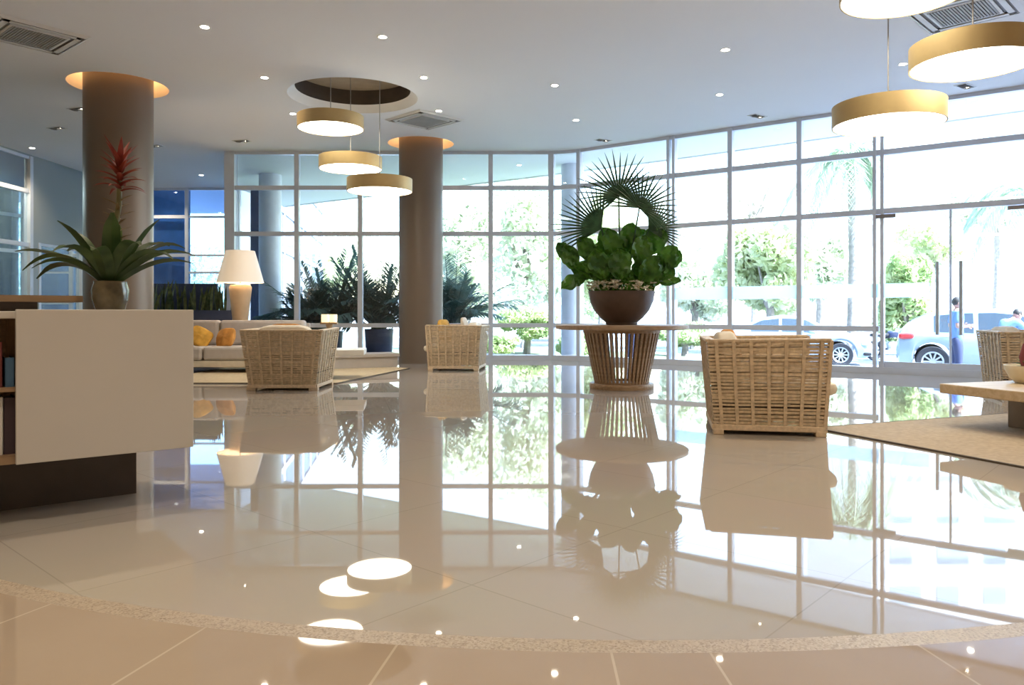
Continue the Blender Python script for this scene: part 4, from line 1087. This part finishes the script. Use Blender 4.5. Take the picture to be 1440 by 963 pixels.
# motorcycle (local: along x)
mc = thing('motorcycle', 'dark motorcycle parked in front of the rounded bush', 'motorcycle', (X(1254, 24.5), 24.5, GZ), R(8))
for x in (-.62, .66):
    q = MB(); q.lathe([(.22, -.05), (.29, -.06), (.31, 0), (.29, .06), (.22, .05), (.22, -.05)], n=28, cap=False)
    for a in range(8): q.bar((0, 0, 0), (math.cos(a*PI/4)*.23, math.sin(a*PI/4)*.23, 0), .02, .02)
    q.v = [tuple(Matrix.Translation((x, 0, .31)) @ Matrix.Rotation(R(90), 4, 'X') @ Vector(v)) for v in q.v]; q.build('wheel', 'tyre', mc, smooth=True)
m = MB(); m.tube([(-.62, 0, .31), (-.2, 0, .35), (.1, 0, .40), (.35, 0, .78), (-.3, 0, .70), (-.62, 0, .31)], .03, 8); m.build('frame', 'black', mc)
m = MB(); m.cushion((.1, 0, .82), (.5, .28, .22), .7, 8); m.build('fuel_tank', 'navy', mc, smooth=True)
m = MB(); m.cushion((-.42, 0, .80), (.62, .26, .12), .6, 8); m.build('seat', 'black', mc, smooth=True)
m = MB(); m.cushion((.0, 0, .45), (.4, .3, .3), .7, 8); m.build('engine', 'alloy', mc, smooth=True)
m = MB(); m.tube([(.66, 0, .31), (.42, 0, .95)], .03, 8); m.tube([(.38, -.34, 1.0), (.42, 0, .97), (.38, .34, 1.0)], .018, 8); m.build('handlebar', 'alloy', mc)
m = MB(); m.cushion((.52, 0, .88), (.18, .2, .2), .8, 8); m.build('headlight', 'head', mc, smooth=True)

# ------------------------------------------------------------------ people
def skin_mesh(name, verts, edges, radii, m_, parent, root=0, sub=2):
    me = bpy.data.meshes.new(name); me.from_pydata(verts, edges, []); o = bpy.data.objects.new(name, me); COL.objects.link(o)
    md = o.modifiers.new('skin', 'SKIN'); md.use_smooth_shade = True
    for i, v in enumerate(me.skin_vertices[0].data):
        r_ = radii[i]; v.radius = r_ if isinstance(r_, tuple) else (r_, r_); v.use_root = (i == root)
    o.modifiers.new('sub', 'SUBSURF').levels = sub
    bpy.context.view_layer.update()
    me2 = bpy.data.meshes.new_from_object(o.evaluated_get(bpy.context.evaluated_depsgraph_get()))
    bpy.data.objects.remove(o); me2.name = name; me2.materials.clear(); me2.materials.append(M[m_])
    o = bpy.data.objects.new(name, me2); COL.objects.link(o); o.parent = parent
    me2.polygons.foreach_set('use_smooth', [True]*len(me2.polygons))
    return o
def person(label, loc, rz, lean=0.0, arms=None, scale=1.0):
    """facing -y; lean bends the trunk forward at the hips"""
    t = thing('person', label, 'person', loc, rz, 'men in blue shirts by the parked car'); t.scale = (scale,)*3
    hip = Vector((0, 0, .92)); rot = Matrix.Rotation(lean, 3, 'X')
    def U(x, y, z): return tuple(hip + rot @ (Vector((x, y, z))-hip))
    sh = {s: Vector(U(s*.185, .0, 1.44)) for s in (-1, 1)}
    el = {}; wr_ = {}
    for s in (-1, 1):
        a = (arms or {}).get(s, 'down')
        if a == 'down': el[s] = sh[s]+Vector((s*.06, .03, -.29)); wr_[s] = el[s]+Vector((-s*.01, -.05, -.25))
        elif a == 'bent': el[s] = sh[s]+Vector((s*.09, .06, -.28)); wr_[s] = el[s]+Vector((-s*.10, -.22, .02))
        elif a == 'reach': el[s] = sh[s]+Vector((s*.04, -.20, -.20)); wr_[s] = el[s]+Vector((0, -.24, -.05))
    V = [(0, 0, .92), U(0, 0, 1.08), U(0, -.01, 1.24), U(0, 0, 1.40), U(0, 0, 1.50), U(0, -.02, 1.58)]
    Ra = [(.11, .08), (.11, .08), (.14, .10), (.13, .09), (.055, .058), (.06, .065)]
    E = [(i, i+1) for i in range(5)]
    for s in (-1, 1):
        i0 = len(V); V += [tuple(sh[s]), tuple(el[s]), tuple(wr_[s])]; Ra += [.062, .045, .030]; E += [(3, i0), (i0, i0+1), (i0+1, i0+2)]
        h = (wr_[s]-el[s]).normalized(); V.append(tuple(wr_[s]+h*.07)); Ra.append((.040, .020)); E.append((i0+2, i0+3))
        i1 = len(V); V += [(s*.10, 0, .86), (s*.11, -.015, .48), (s*.11, .02, .09), (s*.12, -.14, .04)]; Ra += [.075, .058, .042, .04]; E += [(0, i1), (i1, i1+1), (i1+1, i1+2), (i1+2, i1+3)]
    bodyo = skin_mesh('body', V, E, Ra, 'skin', t)
    # head with face and hands' fingers added to the same mesh
    m = MB(); hc = Vector(U(0, -.03, 1.665)); m.ellipsoid(hc, (.078, .098, .118), 18, 14)
    m.ellipsoid(hc+rot @ Vector((0, -.10, -.015)), (.014, .022, .026), 8, 6); m.ellipsoid(hc+rot @ Vector((0, -.088, -.062)), (.028, .010, .009), 8, 6); m.ellipsoid(hc+rot @ Vector((0, -.07, -.09)), (.04, .03, .03), 10, 6)
    for s in (-1, 1):
        m.ellipsoid(hc+rot @ Vector((s*.078, .01, -.01)), (.012, .02, .032), 8, 6)
        h = (wr_[s]-el[s]).normalized(); base = wr_[s]+h*.09; sd = h.cross(Vector((s, 0, 0))); sd = sd.normalized() if sd.length > .1 else Vector((0, -1, 0)); nv = h.cross(sd).normalized()
        for q, L in enumerate((.066, .078, .074, .058)):
            p = base+sd*((q-1.5)*.019); m.tube([p-h*.02, p+h*L*.5, p+h*L*.85+nv*.012*s, p+h*L+nv*.024*s], [.0095, .009, .0085, .006], 7)
        p = wr_[s]+h*.03+sd*.035; m.tube([p-sd*.01, p+sd*.018+h*.03, p+sd*.022+h*.06], [.011, .010, .007], 7)
    tmp = bpy.data.meshes.new('t'); tmp.from_pydata(m.v, [], m.f)
    bm = bmesh.new(); bm.from_mesh(bodyo.data); bm.from_mesh(tmp); bm.to_mesh(bodyo.data); bm.free(); bpy.data.meshes.remove(tmp)
    bodyo.data.polygons.foreach_set('use_smooth', [True]*len(bodyo.data.polygons))
    m = MB()
    for s in (-1, 1): m.ellipsoid(hc+rot @ Vector((s*.030, -.088, .012)), (.012, .008, .008), 8, 6)
    m.build('eyes', 'black', bodyo, smooth=True)
    m = MB(); m.ellipsoid(hc+rot @ Vector((0, .018, .028)), (.086, .098, .108), 18, 14); m.build('hair', 'hair', t, smooth=True)
    # shirt
    V = [(0, 0, .80), U(0, 0, 1.08), U(0, -.01, 1.24), U(0, 0, 1.40), U(0, 0, 1.475)]; Ra = [(.20, .16), (.168, .13), (.185, .138), (.182, .128), (.085, .085)]; E = [(i, i+1) for i in range(4)]
    for s in (-1, 1):
        i0 = len(V); V += [tuple(sh[s]), tuple(sh[s].lerp(el[s], .8))]; Ra += [.090, .070]; E += [(3, i0), (i0, i0+1)]
    skin_mesh('shirt', V, E, Ra, 'shirt', t)
    V = [(0, 0, 1.0), (0, 0, .90)]; Ra = [(.160, .122), (.165, .128)]; E = [(0, 1)]
    for s in (-1, 1):
        i1 = len(V); V += [(s*.10, 0, .84), (s*.11, -.015, .48), (s*.11, .015, .10)]; Ra += [.112, .082, .066]; E += [(1, i1), (i1, i1+1), (i1+1, i1+2)]
    skin_mesh('trousers', V, E, Ra, 'trouser', t)
    for s in (-1, 1):
        m = MB(); m.cushion((s*.115, -.06, .045), (.105, .29, .09), .7, 8); m.build('shoe', 'shoe', t, smooth=True)
    return t
person('person in blue shirt and dark trousers standing upright beside the hatchback', (X(1345, 16.6), 16.6, GZ), R(75), 0, {-1: 'bent', 1: 'bent'}, 1.03)
person('person in pale blue shirt bending forward at the hatchback, behind the far right armchair', (X(1404, 16.6), 16.6, GZ), R(100), R(38), {-1: 'reach', 1: 'reach'}, .98)

# ------------------------------------------------------------------ light, camera
w = bpy.data.worlds.new('sky'); sc.world = w; w.use_nodes = True
N, L = w.node_tree.nodes, w.node_tree.links
sky = N.new('ShaderNodeTexSky'); sky.sky_type = 'NISHITA'; sky.sun_disc = False
sky.sun_elevation = R(58); sky.sun_rotation = R(110); sky.air_density = 1.3; sky.dust_density = 1.0; sky.altitude = 0
bg = N['Background']; bg.inputs['Strength'].default_value = .85
L.new(sky.outputs[0], bg.inputs['Color'])
sun = bpy.data.lights.new('sun', 'SUN'); sun.energy = 21.0; sun.angle = R(.6); sun.color = (.80, .91, 1.0)
so = bpy.data.objects.new('sun', sun); COL.objects.link(so)
sd = Vector((.72, -.50, 0)).normalized()*math.cos(R(52)) + Vector((0, 0, math.sin(R(52))))
so.rotation_euler = (-sd).to_track_quat('-Z', 'Y').to_euler()

cam = bpy.data.cameras.new('camera'); cam.lens = 27.0; cam.sensor_width = 36.0; cam.shift_y = -41.5/1440; cam.clip_end = 400
co = bpy.data.objects.new('camera', cam); COL.objects.link(co); co.location = (0, 0, HC); co.rotation_euler = (R(90), 0, 0)
sc.camera = co
sc.view_settings.view_transform = 'Standard'; sc.view_settings.look = 'None'; sc.view_settings.gamma = 1.0
sc.view_settings.exposure = 0.68; sc.view_settings.use_curve_mapping = False
cy = sc.cycles
cy.use_denoising = True; cy.max_bounces = 10; cy.diffuse_bounces = 5; cy.glossy_bounces = 5; cy.transmission_bounces = 6; cy.transparent_max_bounces = 16
cy.sample_clamp_indirect = 8.0; cy.caustics_reflective = False; cy.caustics_refractive = False
